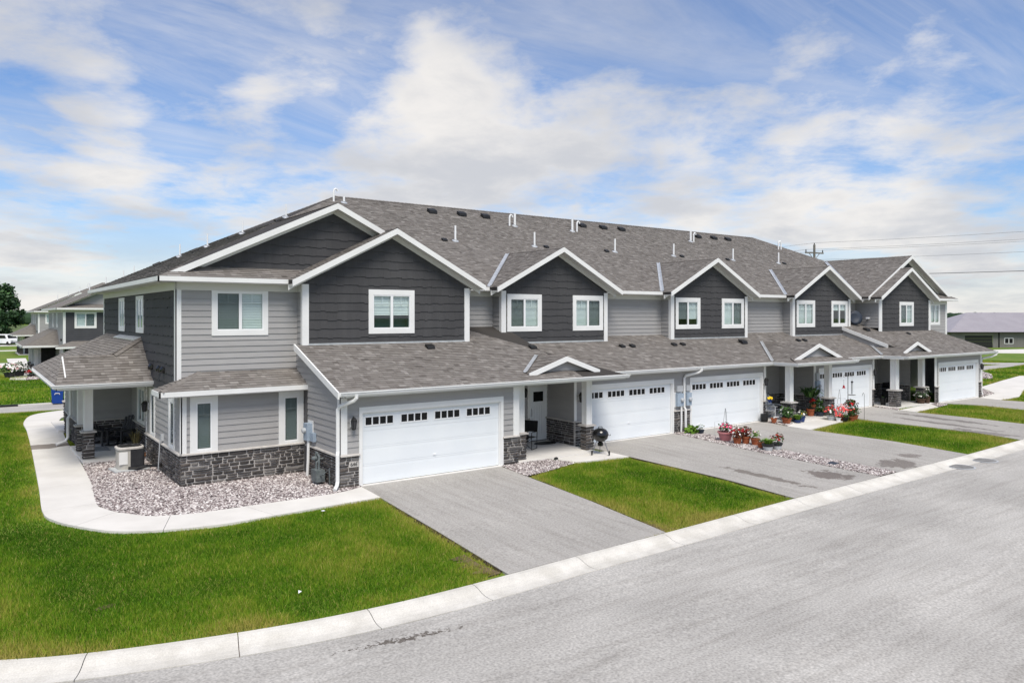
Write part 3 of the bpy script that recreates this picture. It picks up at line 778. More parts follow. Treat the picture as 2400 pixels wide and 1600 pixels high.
# three front gables
GB = [(8.31, 13.88, [(8.56, 10.28), (11.94, 13.65)]), (17.97, 23.62, [(18.27, 20.01), (21.63, 23.36)]), (27.6, 33.3, [(27.95, 29.70), (31.35, 33.04)])]
for i, (a, b, ws) in enumerate(GB):
    wl = [(p, q, 4.28, 5.76) for p, q in ws]
    gable_wall('gable_wall', F(3.85), a, b, 3.78, 5.90, 7.38, wl, near=i < 1)
    for j, w in enumerate(wl): window(B, F(3.85), *w, screen=(1, 2)[j] if i < 2 else 0, far=i > 1, open_from=(5.2 if (i, j) == (2, 1) else (4.75 if (i, j) == (1, 0) else None)), **kg)
    corner(F(3.85), a-.035, a+.19, 3.80, 5.88, .045); corner(F(3.85), b-.17, b+.035, 3.80, 5.88, .045)
    wall('gable_side_wall', Lf(a), 3.85, 4.45, 3.8, 5.66, parent=B, near=i < 2); strip('frieze_board', Lf(a), 3.84, 4.45, 5.655, 5.90, 0, .05, 'frieze', B); corner(Lf(a), 3.81, 3.96, 3.8, 5.66, .036)
    strip('flashing_strip', F(3.85), a+.19, b-.17, 3.80, 3.86, .03, .05, 'flashing', B)
# far wing
wf = (37.36, 39.11, 4.28, 5.76)
gable_wall('gable_wall', F(3.0), 35.0, 41.25, 3.92, 5.92, 7.56, [wf], near=False); window(B, F(3.0), *wf, far=True, screen=1, **kg)
corner(F(3.0), 34.965, 35.30, 3.95, 5.90, .045); corner(F(3.0), 41.05, 41.285, 3.95, 5.90, .045)
wall('gable_side_wall', Lf(35.0), 3.0, 4.45, 4.2, 5.66, parent=B, near=False); strip('frieze_board', Lf(35.0), 3.0, 4.45, 5.655, 5.90, 0, .05, 'frieze', B)
wall('gable_wall', F(3.7), 35.2, 44.5, 6.3, 8.3, top=[(44.5, 6.3), (39.75, 8.46), (35.2, 6.3)], clad='shake', parent=B, near=False)
wr = (42.22, 43.60, 4.30, 5.70); h0 = win_holes(*wr, **kk)
wall('upper_wall', F(3.46), 41.25, 44.55, 2.9, 5.66, holes=[h0[0]], glass=[h0[1]], parent=B, near=False); window(B, F(3.46), *wr, far=True, **kk)
strip('frieze_board', F(3.46), 41.25, 44.55, 5.655, 5.9, 0, .05, 'frieze', B); corner(F(3.46), 44.37, 44.6, 2.7, 5.9)
# plain end and back walls (turned away from the street)
q = MB(); q.quad((44.55, 3.46, 0), (44.55, 17.7, 0), (44.55, 17.7, 5.9), (44.55, 3.46, 5.9)); q.build('end_wall', 'siding', B)
q = MB(); q.quad((-3.6, 17.7, 0), (44.55, 17.7, 0), (44.55, 17.7, 5.9), (-3.6, 17.7, 5.9)); q.build('back_wall', 'siding', B)
q = MB(); q.quad((6.25, 0, 0), (6.25, 3.0, 0), (6.25, 3.0, 3.2), (6.25, 0, 2.6)); q.build('garage_side_wall', 'siding', B)
q = MB(); q.quad((41.25, 0, 0), (41.25, 3.46, 0), (41.25, 3.46, 3.9), (41.25, 0, 2.6)); q.build('garage_side_wall', 'siding', B)

# ---- set-back garages and porches on the lower storey
fr = F(1.34)
wall('garage_wall', fr, 9.9, 21.62, 0, 2.62, holes=[(10.25, 15.33, 0, 2.27), (16.34, 21.42, 0, 2.27), (9.9, 9.97, .95, 2.62)], glass=[(10.35, 15.23, 0, 2.1), (16.44, 21.32, 0, 2.1)], stone=.9, parent=B, near=True, stone_near=False)
wall('garage_wall', fr, 25.62, 31.3, 0, 2.62, holes=[(25.99, 31.07, 0, 2.27)], glass=[(26.09, 30.97, 0, 2.1)], stone=.9, parent=B, near=False)
for u in (10.25, 16.34, 25.99): garage_door(B, fr, u, u+5.08)
corner(fr, 9.86, 9.97, .958, 2.6); corner(fr, 21.50, 21.66, .958, 2.6); corner(fr, 25.58, 25.75, .958, 2.6); corner(fr, 31.16, 31.34, .958, 2.6)
fr0 = F(0)
wall('garage_wall', fr0, 35.35, 41.25, 0, 2.60, holes=[(35.71, 40.79, 0, 2.27)], glass=[(35.81, 40.69, 0, 2.1)], stone=.9, parent=B, near=False)
garage_door(B, fr0, 35.71, 40.79); corner(fr0, 35.31, 35.52, .958, 2.6); corner(fr0, 41.10, 41.29, .958, 2.6)
for (u, c) in ((10.10, 1.34), (21.52, 1.34), (31.22, 1.34), (41.05, 0)): wall_lamp(B, F(c), u, 1.83)
# porch recesses
def porch_box(x0, x1, y0, y1, parent=B, side_left=None, win=None):
    wall('porch_wall', F(y1), x0, x1, 0.02, 2.66, stone=.9, parent=parent, near=False, holes=([win_holes(*win, side=.1, top=.12, bot=.12)[0]] if win else []), glass=([win_holes(*win, side=.1, top=.12, bot=.12)[1]] if win else []))
    wall('porch_wall', Lf(x1), y0, y1, 0.02, 2.66, stone=.9, parent=parent, near=False)
    c = MB(); c.box(x0-.05, -.30, 2.60, x1+.05, y1, 2.64); c.build('porch_ceiling', 'frieze', parent)
    q = MB(); q.quad((x0, y0, 0), (x0, y1, 0), (x0, y1, 2.66), (x0, y0, 2.66)); q.build('porch_wall', 'siding', parent)
fr = F(3.0)
wall('porch_wall', fr, 6.25, 9.9, 0.02, 2.66, holes=[(8.98, 9.9, 0, 2.30)], stone=.9, parent=B, near=False)
wall('porch_wall', Lf(9.9), 1.34, 3.0, 0.02, 2.66, stone=.9, parent=B, near=True, stone_near=False)
q = MB(); q.box(6.2, -.30, 2.60, 9.95, 3.0, 2.64); q.build('porch_ceiling', 'frieze', B)
entry_door(B, fr, 9.04, 9.86, .05, 2.12); wall_lamp(B, F(3.0), 8.72, 1.95)
porch_box(21.62, 25.62, 1.34, 3.3, win=(22.6, 24.2, .95, 2.45)); window(B, F(3.3), 22.6, 24.2, .95, 2.45, side=.1, top=.12, bot=.12, far=True)
porch_box(31.3, 35.35, 1.34, 3.3, win=(32.2, 33.6, .95, 2.45)); window(B, F(3.3), 32.2, 33.6, .95, 2.45, side=.1, top=.12, bot=.12, far=True)

def pillar(x0, y0, s=.38, zb=0.0, zt=2.58, post=.24, near=False, hs=.88):
    m_ = MB(); m_.box(x0+.03, y0+.03, zb, x0+s-.03, y0+s-.03, zb+hs); p = m_.build('porch_pillar', 'mortar', B)
    clad_stone(F(y0+.03), x0-.015, x0+s+.015, zb, zb+hs, p, near); clad_stone(Lf(x0+.03), y0+.03, y0+s-.03, zb, zb+hs, p, near); clad_stone(Fr('R', x0+s-.03), y0+.03, y0+s-.03, zb, zb+hs, p, near)
    c = MB(); c.prism([(x0-.05, y0-.05, zb+hs), (x0+s+.05, y0-.05, zb+hs), (x0+s+.05, y0+s+.05, zb+hs), (x0-.05, y0+s+.05, zb+hs)], (0, 0, .05))
    c.prism([(x0+.0, y0+.0, zb+hs+.05), (x0+s, y0+.0, zb+hs+.05), (x0+s, y0+s, zb+hs+.05), (x0, y0+s, zb+hs+.05)], (0, 0, .02)); c.build('pillar_cap', 'stone_cap', p)
    a = x0+(s-post)/2; b = y0+(s-post)/2; w = MB(); w.box(a, b, zb+hs+.07, a+post, b+post, zt)
    w.build('post', 'trim', p)
    t = MB()
    for k in (0, 1):
        t.box(a-.012+k*(post-.03), b-.014, zb+hs+.07, a+.042+k*(post-.03), b, zt); t.box(a-.014, b-.012+k*(post-.03), zb+hs+.07, a-.0, b+.042+k*(post-.03), zt)
    t.box(a+.042, b-.013, zb+hs+.07, a+post-.042, b, zb+hs+.17); t.box(a+.042, b-.013, zt-.1, a+post-.042, b, zt)
    t.build('post_trim', 'trim', p)
    return p
pillar(6.47, .28, .37); pillar(9.60, .34, .38)
pillar(21.98, .22, .46); pillar(25.18, .22, .46)
pillar(31.60, .22, .50, post=.3); pillar(34.55, .22, .48)
pillar(-5.43, 8.62, .36, .10, 2.62); pillar(-5.43, 10.40, .36, .10, 2.62)
pillar(-5.15, 16.6, .36, .10, 2.62); pillar(-5.0, 19.4, .36, .10, 2.62)

# ---- main roof
KX = 4.4/9.35
roof('main_roof', B, [(-4.15, 3.95), (45.2, 3.95), (36.3, 12.75), (5.2, 12.75)], 6.0-.5*3.95, 0, .5)
roof('main_roof_end', B, [(-4.15, 3.02), (-3.84, 3.3), (1.32, 3.3), (1.32, 9.10), (5.2, 12.75), (-.69, 18.3), (-4.15, 18.3)][1:], 6.02+KX*4.15, KX, 0)
roof('main_roof_end', B, [(-4.15, 3.0), (-3.84, 3.3), (-4.15, 3.3)], 6.02+KX*4.15, KX, 0)
roof('main_roof_back', B, [(5.2, 12.75), (36.3, 12.75), (42.2, 18.6), (-.9, 18.6)], 10.4+.5*12.75, 0, -.5)
roof('wing_roof', B, [(1.32, 3.3), (6.75, 3.3), (6.75, 3.97), (1.32, 9.10)], 6.02+KX*6.79, -KX, 0)
roof('pent_roof', B, [(-4.15, 3.0), (-.40, 3.0), (.4, 3.72), (-3.40, 3.72)], 6.03-.5*3.0, 0, .5)
# gable over the garage
SA = (7.82-6.0)/3.58
roof('gable_roof', B, [(-.45, 2.6), (3.13, 2.6), (3.13, 3.72), (-.45, 3.72)], 6.0+SA*.45, SA, 0)
roof('gable_roof', B, [(2.9, 3.72), (3.13, 3.72), (3.13, 7.6), (2.9, 7.6)], 6.0+SA*.45, SA, 0)
roof('gable_roof', B, [(3.13, 2.6), (6.71, 2.6), (6.71, 3.95), (3.13, 7.6)], 6.0+SA*6.71, -SA, 0)
caps('ridge_cap', (5.2, 12.75, 10.42), (36.3, 12.75, 10.42), B); caps('ridge_cap', (1.32, 3.3, 8.60), (1.32, 9.1, 8.60), B, .12); caps('ridge_cap', (3.13, 2.6, 7.84), (3.13, 7.6, 7.84), B, .12)
caps('hip_cap', (36.3, 12.75, 10.42), (40.2, 8.9, 8.48), B); caps('hip_cap', (5.2, 12.75, 10.42), (-.69, 18.3, 7.66), B)
SB = (7.68-5.99)/3.30
for (a, b, ws) in GB:
    xc = (a+b)/2; e = 3.30
    roof('gable_roof', B, [(xc-e, 3.4), (xc, 3.4), (xc, 7.3), (xc-e, 3.97)], 5.99-SB*(xc-e), SB, 0)
    roof('gable_roof', B, [(xc, 3.4), (xc+e, 3.4), (xc+e, 3.97), (xc, 7.3)], 5.99+SB*(xc+e), -SB, 0)
    caps('ridge_cap', (xc, 3.4, 7.70), (xc, 7.3, 7.70), B, .12)
    v = MB(); p = Vector((xc-e+.02, 3.97, 6.035)); q = Vector((xc-.12, 7.15, 7.66)); sd = Vector((.07, -.055, 0.0))
    v.add([tuple(p-sd+Vector((0,0,.03))), tuple(p), tuple(p+sd+Vector((0,0,.05))), tuple(q-sd+Vector((0,0,.03))), tuple(q), tuple(q+sd+Vector((0,0,.05)))], [(0,1,4,3), (1,2,5,4)]); v.build('valley_flashing', 'flashing', B)
# far wing roofs
KE = 2.65/5.2; KR = 2.65/5.5
roof('wing_roof', B, [(34.4, 3.3), (39.6, 3.3), (39.6, 9.2), (34.4, 3.97)], 6.02-KE*34.4, KE, 0)
roof('wing_roof', B, [(39.6, 3.3), (45.1, 3.3), (45.1, 18.3), (41.0, 18.3), (36.3, 12.75), (39.6, 9.2)][:4]+[(39.6, 9.2)], 6.02+KR*45.1, -KR, 0)
roof('pent_roof', B, [(41.7, 3.0), (45.2, 3.0), (44.6, 3.72), (41.2, 3.72)], 6.03-.5*3.0, 0, .5)
roof('gable_roof', B, [(34.55, 2.6), (38.12, 2.6), (38.12, 7.6), (34.55, 3.95)], 6.0-SA*34.55, SA, 0)
roof('gable_roof', B, [(38.12, 2.6), (41.7, 2.6), (41.7, 3.72), (38.12, 3.72)], 6.0+SA*41.7, -SA, 0)
caps('ridge_cap', (39.6, 3.3, 8.69), (39.6, 9.2, 8.69), B, .12); caps('ridge_cap', (38.12, 2.6, 7.84), (38.12, 7.4, 7.84), B, .12)
v = MB(); p = Vector((34.5, 4.0, 6.08)); q = Vector((39.3, 9.0, 8.60)); sd = Vector((.08, -.06, 0))
v.add([tuple(p-sd+Vector((0,0,.03))), tuple(p), tuple(p+sd+Vector((0,0,.06))), tuple(q-sd+Vector((0,0,.03))), tuple(q), tuple(q+sd+Vector((0,0,.06)))], [(0,1,4,3), (1,2,5,4)]); v.build('valley_flashing', 'flashing', B)

# rake boards, soffits
def rake(xl, zl, xc, zc, xr, zr, y, depth, m='trim', h=.19, soffit=True, wally=None):
    n = (0, 1, 0)
    board3('rake_board', (xl, y, zl), (xc, y, zc), h, .045, m, B, n); board3('rake_board', (xc, y, zc), (xr, y, zr), h, .045, m, B, n)
    if soffit and wally:
        for (a, za, b, zb) in ((xl, zl, xc, zc), (xc, zc, xr, zr)):
            s = MB(); s.prism([(a, y+.045, za-.13), (b, y+.045, zb-.13), (b, wally, zb-.13), (a, wally, za-.13)], (0, 0, -.02)); s.build('soffit', 'frieze', B)
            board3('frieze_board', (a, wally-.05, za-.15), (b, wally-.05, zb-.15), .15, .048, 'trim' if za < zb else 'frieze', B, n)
rake(-.45, 6.0, 3.13, 7.83, 6.71, 6.0, 2.56, .4, wally=3.0)
rake(-3.84, 6.02+KX*.31-.0, 1.32, 8.60, 6.75, 6.03, 3.26, .4, wally=3.7)
for (a, b, ws) in GB:
    xc = (a+b)/2; rake(xc-3.3, 5.99, xc, 7.69, xc+3.3, 5.99, 3.36, .4, wally=3.85)
rake(34.55, 6.0, 38.12, 7.83, 41.7, 6.0, 2.56, .4, wally=3.0)
rake(34.4, 6.02, 39.6, 8.69, 44.8, 6.17, 3.26, .4, wally=3.7)
# eave fascias and soffits
def fascia(p, q, n, h=.155, soff=None, name='fascia'):
    board3(name, p, q, h, .04, 'trim', B, n)
    if soff:
        s = MB(); (ax, ay, az), (bx, by, bz) = p, q; z = az-h+.02
        s.prism([(ax, ay, z), (bx, by, z), (bx+soff[0], by+soff[1], z), (ax+soff[0], ay+soff[1], z)], (0, 0, -.015)); s.build('soffit', 'frieze', B)
fascia((-4.19, 2.96, 6.03), (-.42, 2.96, 6.03), (0, 1, 0), soff=(0, .5))
fascia((-4.19, 2.96, 6.03), (-4.19, 18.3, 6.03), (1, 0, 0), soff=(.6, 0))
for a, b in ((6.71, 7.80), (14.4, 17.50), (24.1, 27.15), (33.75, 34.6)): fascia((a, 3.91, 6.01), (b, 3.91, 6.01), (0, 1, 0), soff=(0, .55))
fascia((41.7, 2.96, 6.03), (45.2, 2.96, 6.03), (0, 1, 0), soff=(0, .5))

# ---- lower roofs
roof('garage_roof', B, [(-.2, -.4), (6.22, -.4), (6.22, 3.0), (-.2, 3.0)], 2.76+.356*.4, 0, .356, near=True)
roof('garage_roof', B, [(6.22, -.4), (10.85, -.4), (8.8, 1.9), (8.8, 4.45), (6.22, 4.45)], 2.76+.356*.4, 0, .356)
roof('porch_roof', B, [(10.85, -.4), (10.85, .95), (8.8, 2.97), (8.8, 1.9)], 2.76+.356*10.85, -.356, 0)
q = MB(); q.add([(8.79, 1.9, 3.5), (8.79, 4.4, 3.5), (8.79, 4.4, 4.40), (8.79, 1.9, 3.5)], [(0,1,2)]); q.build('roof_step', 'siding', B)
roof('garage_roof', B, [(8.8, .92), (32.5, .92), (32.5, 4.47), (8.8, 4.47)], 2.75-.356*.92, 0, .356)
# small gable over the first porch
def small_gable(xl, xc, xr, zl, za, zr, y, ridge_to, yb_l, yb_r):
    s1 = (za-zl)/(xc-xl); s2 = (za-zr)/(xr-xc)
    roof('porch_gable_roof', B, [(xl, y), (xc, y), (xc, ridge_to), (xl, yb_l)], zl-s1*xl, s1, 0)
    roof('porch_gable_roof', B, [(xc, y), (xr, y), (xr, yb_r), (xc, ridge_to)], zr+s2*xr, -s2, 0)
    rake(xl, zl+.015, xc, za+.015, xr, zr+.015, y-.04, .2, h=.17, soffit=False)
    fw = F(y+.18); wall('porch_gable_wall', fw, xl+.1, xr-.1, zl-.12, za, top=[(xr-.1, zr-.1), (xc, za-.06), (xl+.1, zl-.1)], clad='lap', parent=B, near=False)
    s = MB()
    for (a, z1_, b, z2_) in ((xl, zl, xc, za), (xc, za, xr, zr)):
        s.prism([(a, y, z1_-.10), (b, y, z2_-.10), (b, y+.18, z2_-.10), (a, y+.18, z1_-.10)], (0, 0, -.012))
    s.build('soffit', 'frieze', B); caps('ridge_cap', (xc, y, za+.02), (xc, ridge_to, za+.02), B, .11)
small_gable(6.72, 8.38, 9.92, 2.95, 3.47, 2.95, 0.0, 1.6, .22, .22)
v = MB(); p = Vector((6.66, .14, 2.99)); q = Vector((8.22, 1.5, 3.47)); sd = Vector((.05, -.05, 0))
v.add([tuple(p-sd+Vector((0,0,.03))), tuple(p), tuple(p+sd+Vector((0,0,.03))), tuple(q-sd+Vector((0,0,.03))), tuple(q), tuple(q+sd+Vector((0,0,.03)))], [(0,1,4,3), (1,2,5,4)]); v.build('valley_flashing', 'flashing', B)
def cross_porch(xl, xc, xr, y, ye, zc, xe):
    s = (zc-2.75)/(xc-xl); z0 = 2.75-s*xl; d = .4
    roof('porch_roof', B, [(xl, ye), (xl+d, y), (xl+d, .92+d), (xl, .92)], z0, s, 0)
    roof('porch_roof', B, [(xl+d, y), (xc, y), (xc, .92+(zc-2.75)/.356), (xl+d, .92+d)], z0, s, 0)
    v = MB(); p = Vector((xl+.02, .94, 2.80)); q = Vector((xc-.08, .90+(zc-2.75)/.356, zc+.04)); sd = Vector((.05, -.05, 0))
    v.add([tuple(p-sd+Vector((0,0,.03))), tuple(p), tuple(p+sd+Vector((0,0,.04))), tuple(q-sd+Vector((0,0,.03))), tuple(q), tuple(q+sd+Vector((0,0,.04)))], [(0,1,4,3), (1,2,5,4)]); v.build('valley_flashing', 'flashing', B)
cross_porch(21.6, 24.0, 26.4, .05, -.35, 3.57, 26.5)
roof('porch_roof', B, [(24.0, .05), (26.4, .05), (26.4, .95), (24.0, 3.2)], 3.57+.342*24, -.342, 0)
roof('porch_roof', B, [(21.6, -.35), (26.5, -.35), (26.1, .25), (22.0, .25)], 2.75+.356*.35, 0, .356)
def gable_face(xl, xc, xr, zl, za, zr, y):
    rake(xl, zl+.015, xc, za+.02, xr, zr+.015, y-.04, .2, h=.17, soffit=False)
    wall('porch_gable_wall', F(y+.18), xl+.1, xr-.1, zl-.12, za, top=[(xr-.1, zr-.1), (xc, za-.06), (xl+.1, zl-.1)], clad='lap', parent=B, near=False)
gable_face(21.98, 24.0, 25.98, 2.88, 3.57, 2.88, .05); caps('ridge_cap', (24.0, .05, 3.59), (24.0, 3.2, 3.59), B, .11)
cross_porch(31.4, 33.35, 35.0, 0.0, -.42, 3.47, 35)
roof('porch_roof', B, [(33.35, 0), (34.9, 0), (34.9, .2), (33.35, 1.6)], 3.47+.36*33.35, -.36, 0)
gable_face(31.85, 33.35, 34.88, 2.95, 3.47, 2.95, 0.0); caps('ridge_cap', (33.35, .0, 3.49), (33.35, 1.7, 3.49), B, .11)
roof('garage_roof', B, [(31.4, -.42), (42.3, -.42), (42.2, .2), (32.0, .2)], 2.76+.356*.42, 0, .356)
roof('garage_roof', B, [(32.5, .2), (42.2, .2), (41.75, 3.02), (41.5, 4.45), (32.5, 4.45)], 2.76+.356*.42, 0, .356)
board3('rake_board', (32.5, 1.15, ZP1(1.15)+.01), (32.5, 3.9, ZP1(3.9)+.01), .19, .05, 'trim', B, (-1, 0, 0))
q = MB(); q.add([(32.52, 1.2, 3.0), (32.52, 3.85, 3.0), (32.52, 3.85, ZP1(3.85)-.1), (32.52, 1.2, ZP1(1.2)-.1)], [(0,1,2,3)]); q.build('roof_step', 'siding', B)
# garage 1 rake, bay roof
board3('rake_board', (-.2, -.42, ZP1(-.42)+.02), (-.2, 3.06, ZP1(3.06)+.02), .19, .05, 'trim', B, (-1, 0, 0))
q = MB(); q.prism([(-.2, -.4, ZP1(-.4)-.13), (0, -.4, ZP1(-.4)-.13), (0, 3.0, ZP1(3.0)-.13), (-.2, 3.0, ZP1(3.0)-.13)], (0, 0, -.015)); q.build('soffit', 'frieze', B)
roof('bay_roof', B, [(-4.22, 2.45), (.0, 2.45), (.0, 3.47), (-2.97, 3.47)], 2.77-.446*2.45, 0, .446, near=False)
roof('bay_roof', B, [(-4.22, 2.45), (-2.97, 3.47), (-4.22, 3.47)], 2.77+.364*4.22, .364, 0)
caps('hip_cap', (-4.22, 2.45, 2.80), (-2.97, 3.47, 3.25), B, .10)
fascia((-4.26, 2.41, 2.77), (.04, 2.41, 2.77), (0, 1, 0), h=.16, soff=(0, .45)); fascia((-4.26, 2.41, 2.77), (-4.26, 3.5, 2.77), (1, 0, 0), h=.16, soff=(.7, 0))
q = MB(); q.box(-4.22, 3.47, 2.62, -3.6, 3.5, 2.76); q.build('fascia', 'trim', B)
# entry porch roof at the left end
roof('porch_roof', B, [(-6.35, 6.75), (-3.6, 6.75), (-3.6, 8.0), (-6.08, 8.0)], 2.76-.64*6.75, 0, .64, near=False)
roof('porch_roof', B, [(-4.6, 8.0), (-3.6, 8.0), (-3.6, 8.85)], 2.76-.64*6.75, 0, .64)
roof('porch_roof', B, [(-6.35, 6.75), (-3.6, 8.87), (-3.6, 17.0), (-6.35, 17.0)], 2.76+.5*6.35, .5, 0)
roof('porch_gable_roof', B, [(-6.05, 8.0), (-4.6, 8.0), (-6.05, 9.15)], 3.56+.64*8.0, 0, -.64)
q = MB(); q.add([(-6.0, 7.1, 2.95), (-6.0, 8.0, 3.50), (-6.0, 8.9, 2.95)], [(0,1,2)]); q.build('porch_gable_wall', 'siding', B)
board3('rake_board', (-6.05, 7.05, 2.99), (-6.05, 8.0, 3.59), .12, .04, 'trim', B, (-1, 0, 0)); board3('rake_board', (-6.05, 8.0, 3.59), (-6.05, 8.95, 2.99), .12, .04, 'trim', B, (-1, 0, 0))
caps('hip_cap', (-4.6, 8.0, 3.60), (-3.62, 8.85, 4.15), B, .11); caps('ridge_cap', (-6.0, 8.0, 3.585), (-4.6, 8.0, 3.585), B, .1)
q = MB(); q.prism([(-3.62, 8.9, 4.13), (-3.62, 13.4, 4.13), (-3.85, 13.4, 4.04), (-3.85, 8.9, 4.04)], (0, 0, .03)); q.build('flashing_strip', 'flashing', B)
q = MB(); q.box(-6.25, 6.85, 2.58, -3.6, 17, 2.62); q.build('porch_ceiling', 'frieze', B)

# ---- gutters and downspouts
def gutter(pts, parent=B):
    """K-style gutter along a polyline at the eave (outside on the right-hand side of travel)"""
    g = MB(); prof = [(0, 0), (0, -.12), (.07, -.12), (.10, -.07), (.10, -.03), (.125, -.02), (.125, .0), (.115, .0), (.115, -.01), (.015, -.105), (.01, 0)]
    rings = []
    for i, p in enumerate(pts):
        p = Vector(p); dirs = []
        if i > 0: dirs.append((p-Vector(pts[i-1])).normalized())
        if i < len(pts)-1: dirs.append((Vector(pts[i+1])-p).normalized())
        nn = [Vector((d.y, -d.x, 0)) for d in dirs]; n = sum(nn, Vector((0,0,0))); n = n.normalized()/max(.4, n.normalized().dot(nn[0]))
        rings.append([tuple(p+n*a+Vector((0,0,b))) for a, b in prof])
    k = len(prof); f = [(i*k+j, (i+1)*k+j, (i+1)*k+(j+1) % k, i*k+(j+1) % k) for i in range(len(pts)-1) for j in range(k)]
    f += [tuple(range(k)), tuple(range((len(pts)-1)*k, len(pts)*k))]
    g.add([q for r_ in rings for q in r_], f); return g.build('gutter', 'trim', parent)
def band(p, q, n, h=.16): board3('fascia', p, q, h, .03, 'trim', B, n)
gutter([(-.2, -.42, 2.77), (10.85, -.42, 2.77), (10.85, .8, 2.77)]); band((-.2, -.40, 2.77), (10.85, -.40, 2.77), (0, 1, 0)); band((10.85, -.40, 2.77), (10.85, .9, 2.77), (-1, 0, 0))
gutter([(10.95, .90, 2.76), (21.6, .90, 2.76), (21.6, -.37, 2.76), (26.5, -.37, 2.76), (26.5, .7, 2.76)])
band((10.9, .91, 2.76), (21.6, .91, 2.76), (0, 1, 0)); band((21.62, .91, 2.76), (21.62, -.34, 2.76), (1, 0, 0)); band((21.6, -.35, 2.76), (26.5, -.35, 2.76), (0, 1, 0)); band((26.49, -.35, 2.76), (26.49, .9, 2.76), (-1, 0, 0))
gutter([(26.6, .90, 2.76), (31.4, .90, 2.76), (31.4, -.44, 2.76), (42.3, -.44, 2.76)]); band((26.5, .91, 2.76), (31.4, .91, 2.76), (0, 1, 0)); band((31.42, .91, 2.76), (31.42, -.42, 2.76), (1, 0, 0)); band((31.4, -.42, 2.76), (42.3, -.42, 2.76), (0, 1, 0))
gutter([(-6.37, 16.9, 2.77), (-6.37, 6.73, 2.77), (-3.6, 6.73, 2.77)]); band((-6.35, 16.9, 2.76), (-6.35, 6.75, 2.76), (1, 0, 0)); band((-6.35, 6.75, 2.76), (-3.6, 6.75, 2.76), (0, 1, 0))
# soffits under the garage eaves
for (x0, x1, y0, y1) in ((0, 6.2, -.37, 0), (9.95, 21.6, .94, 1.34), (25.6, 31.35, .94, 1.34), (35.35, 41.2, -.39, 0)):
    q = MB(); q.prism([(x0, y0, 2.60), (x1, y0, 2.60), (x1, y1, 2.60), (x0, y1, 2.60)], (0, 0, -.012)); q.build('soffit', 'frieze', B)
def downspout(path, parent=B):
    mb = MB(); mb.tube(path, .055, 8); return mb.build('downspout', 'trim', parent)
downspout([(.27, -.50, 2.68), (.27, -.50, 2.60), (.22, -.44, 2.52), (-.05, -.12, 2.36), (-.10, -.07, 2.26), (-.10, -.07, 1.08), (-.13, -.12, .98), (-.13, -.12, .24), (-.17, -.17, .14), (-.30, -.32, .06)])
downspout([(16.5, .82, 2.68), (16.5, .82, 2.6), (16.42, .9, 2.52), (15.98, 1.22, 2.38), (15.93, 1.27, 2.28), (15.93, 1.27, 1.05), (15.96, 1.22, .96), (15.96, 1.22, .22), (16.0, 1.12, .1), (16.02, 1.0, .05)])
downspout([(42.2, -.50, 2.66), (42.2, -.48, 2.55), (41.9, -.3, 2.42), (41.42, -.02, 2.32), (41.38, .03, 2.22), (41.38, .03, .3), (41.42, -.02, .12)])
downspout([(-6.3, 13.2, 2.7), (-5.42, 12.9, 2.45), (-5.38, 12.86, 2.3), (-5.38, 12.86, 1.15), (-5.46, 12.84, 1.02), (-5.46, 12.84, .3), (-5.55, 12.8, .16), (-5.85, 12.7, .08)])

# ---- roof furniture (all stands on the roof planes)
ZM = lambda y: 6.0+.5*(y-3.95)
def roof_vent(x, y, zf=ZM, s=1.0, g=.5):
    q = MB(); a = math.atan(g); z = zf(y)
    q.prism([(-.17*s, -.17*s, .01), (.17*s, -.17*s, .01), (.15*s, .15*s, .02), (-.15*s, .15*s, .02)], (0, 0, .02))
    q.prism([(-.17*s, -.17*s, .05), (.17*s, -.17*s, .05), (.17*s, -.10*s, .13*s), (-.17*s, -.10*s, .13*s)], (0, .24*s, 0))
    o = q.build('roof_vent', 'black', B, (x, y, z)); o.rotation_euler = (a, 0, 0); return o
for x in (9.75, 11.45, 12.88, 19.45, 21.05, 22.5, 29.28, 30.85, 32.28): roof_vent(x, 11.8, s=1.25)
for x in (8.4, 14.12, 18.1, 23.85, 27.86, 33.5): roof_vent(x, 8.35, s=.72)
for x in (14.17, 14.78, 17.44, 18.02, 27.12, 27.7): roof_vent(x, 3.2, ZP2, .72, .356)
roof_vent(22.4, 3.2, ZP2, 1.15, .356); roof_vent(33.94, 3.2, ZP1, 1.1, .356); roof_vent(4.32, 2.49, ZP1, .85, .356); roof_vent(37.48, 2.5, ZP1, .72, .356); roof_vent(8.55, 2.2, ZP1, .8, .356)
for (x, y) in ((-1.9, 15.2), (-.75, 13.6), (.2, 11.5), (1.5, 9.6)):
    o = roof_vent(0, 0, lambda t: 0, .9, KX); o.location = (x, y, 6.02+KX*(x+4.15)); o.rotation_euler = (0, -math.atan(KX), 0)
def pipe(x, y, h, z=None, r=.05):
    z = ZM(y) if z is None else z
    q = MB(); q.tube([(0, 0, -.05), (0, 0, h)], r, 10); o = q.build('vent_pipe', 'white_plastic', B, (x, y, z))
    f = MB(); f.lathe([(.16, .0), (.15, .02), (.07, .05), (.06, .08)], (0, 0, 0), 10); f = f.build('pipe_flashing', 'flashing', o); f.rotation_euler = (.46, 0, 0); f.location = (0, 0, .012)
    return o
def goose(x, y, z=None, r=.045, side=-1):
    z = ZM(y) if z is None else z
    q = MB(); q.tube([(0, 0, -.05), (0, 0, .42), (.02*side*-1, 0, .52), (.09*side*-1, 0, .57), (.16*side*-1, 0, .54), (.19*side*-1, 0, .46)], r, 8); q.build('vent_gooseneck', 'white_plastic', B, (x, y, z))
for x in (8.99, 13.44, 18.74, 23.23, 28.43, 32.97): pipe(x, 8.37, .70, r=.045)
for x, gx in ((14.12, 13.79), (17.99, 18.32), (27.6, 27.88)): pipe(x, 10.9, .66, r=.06); goose(gx, 10.9)
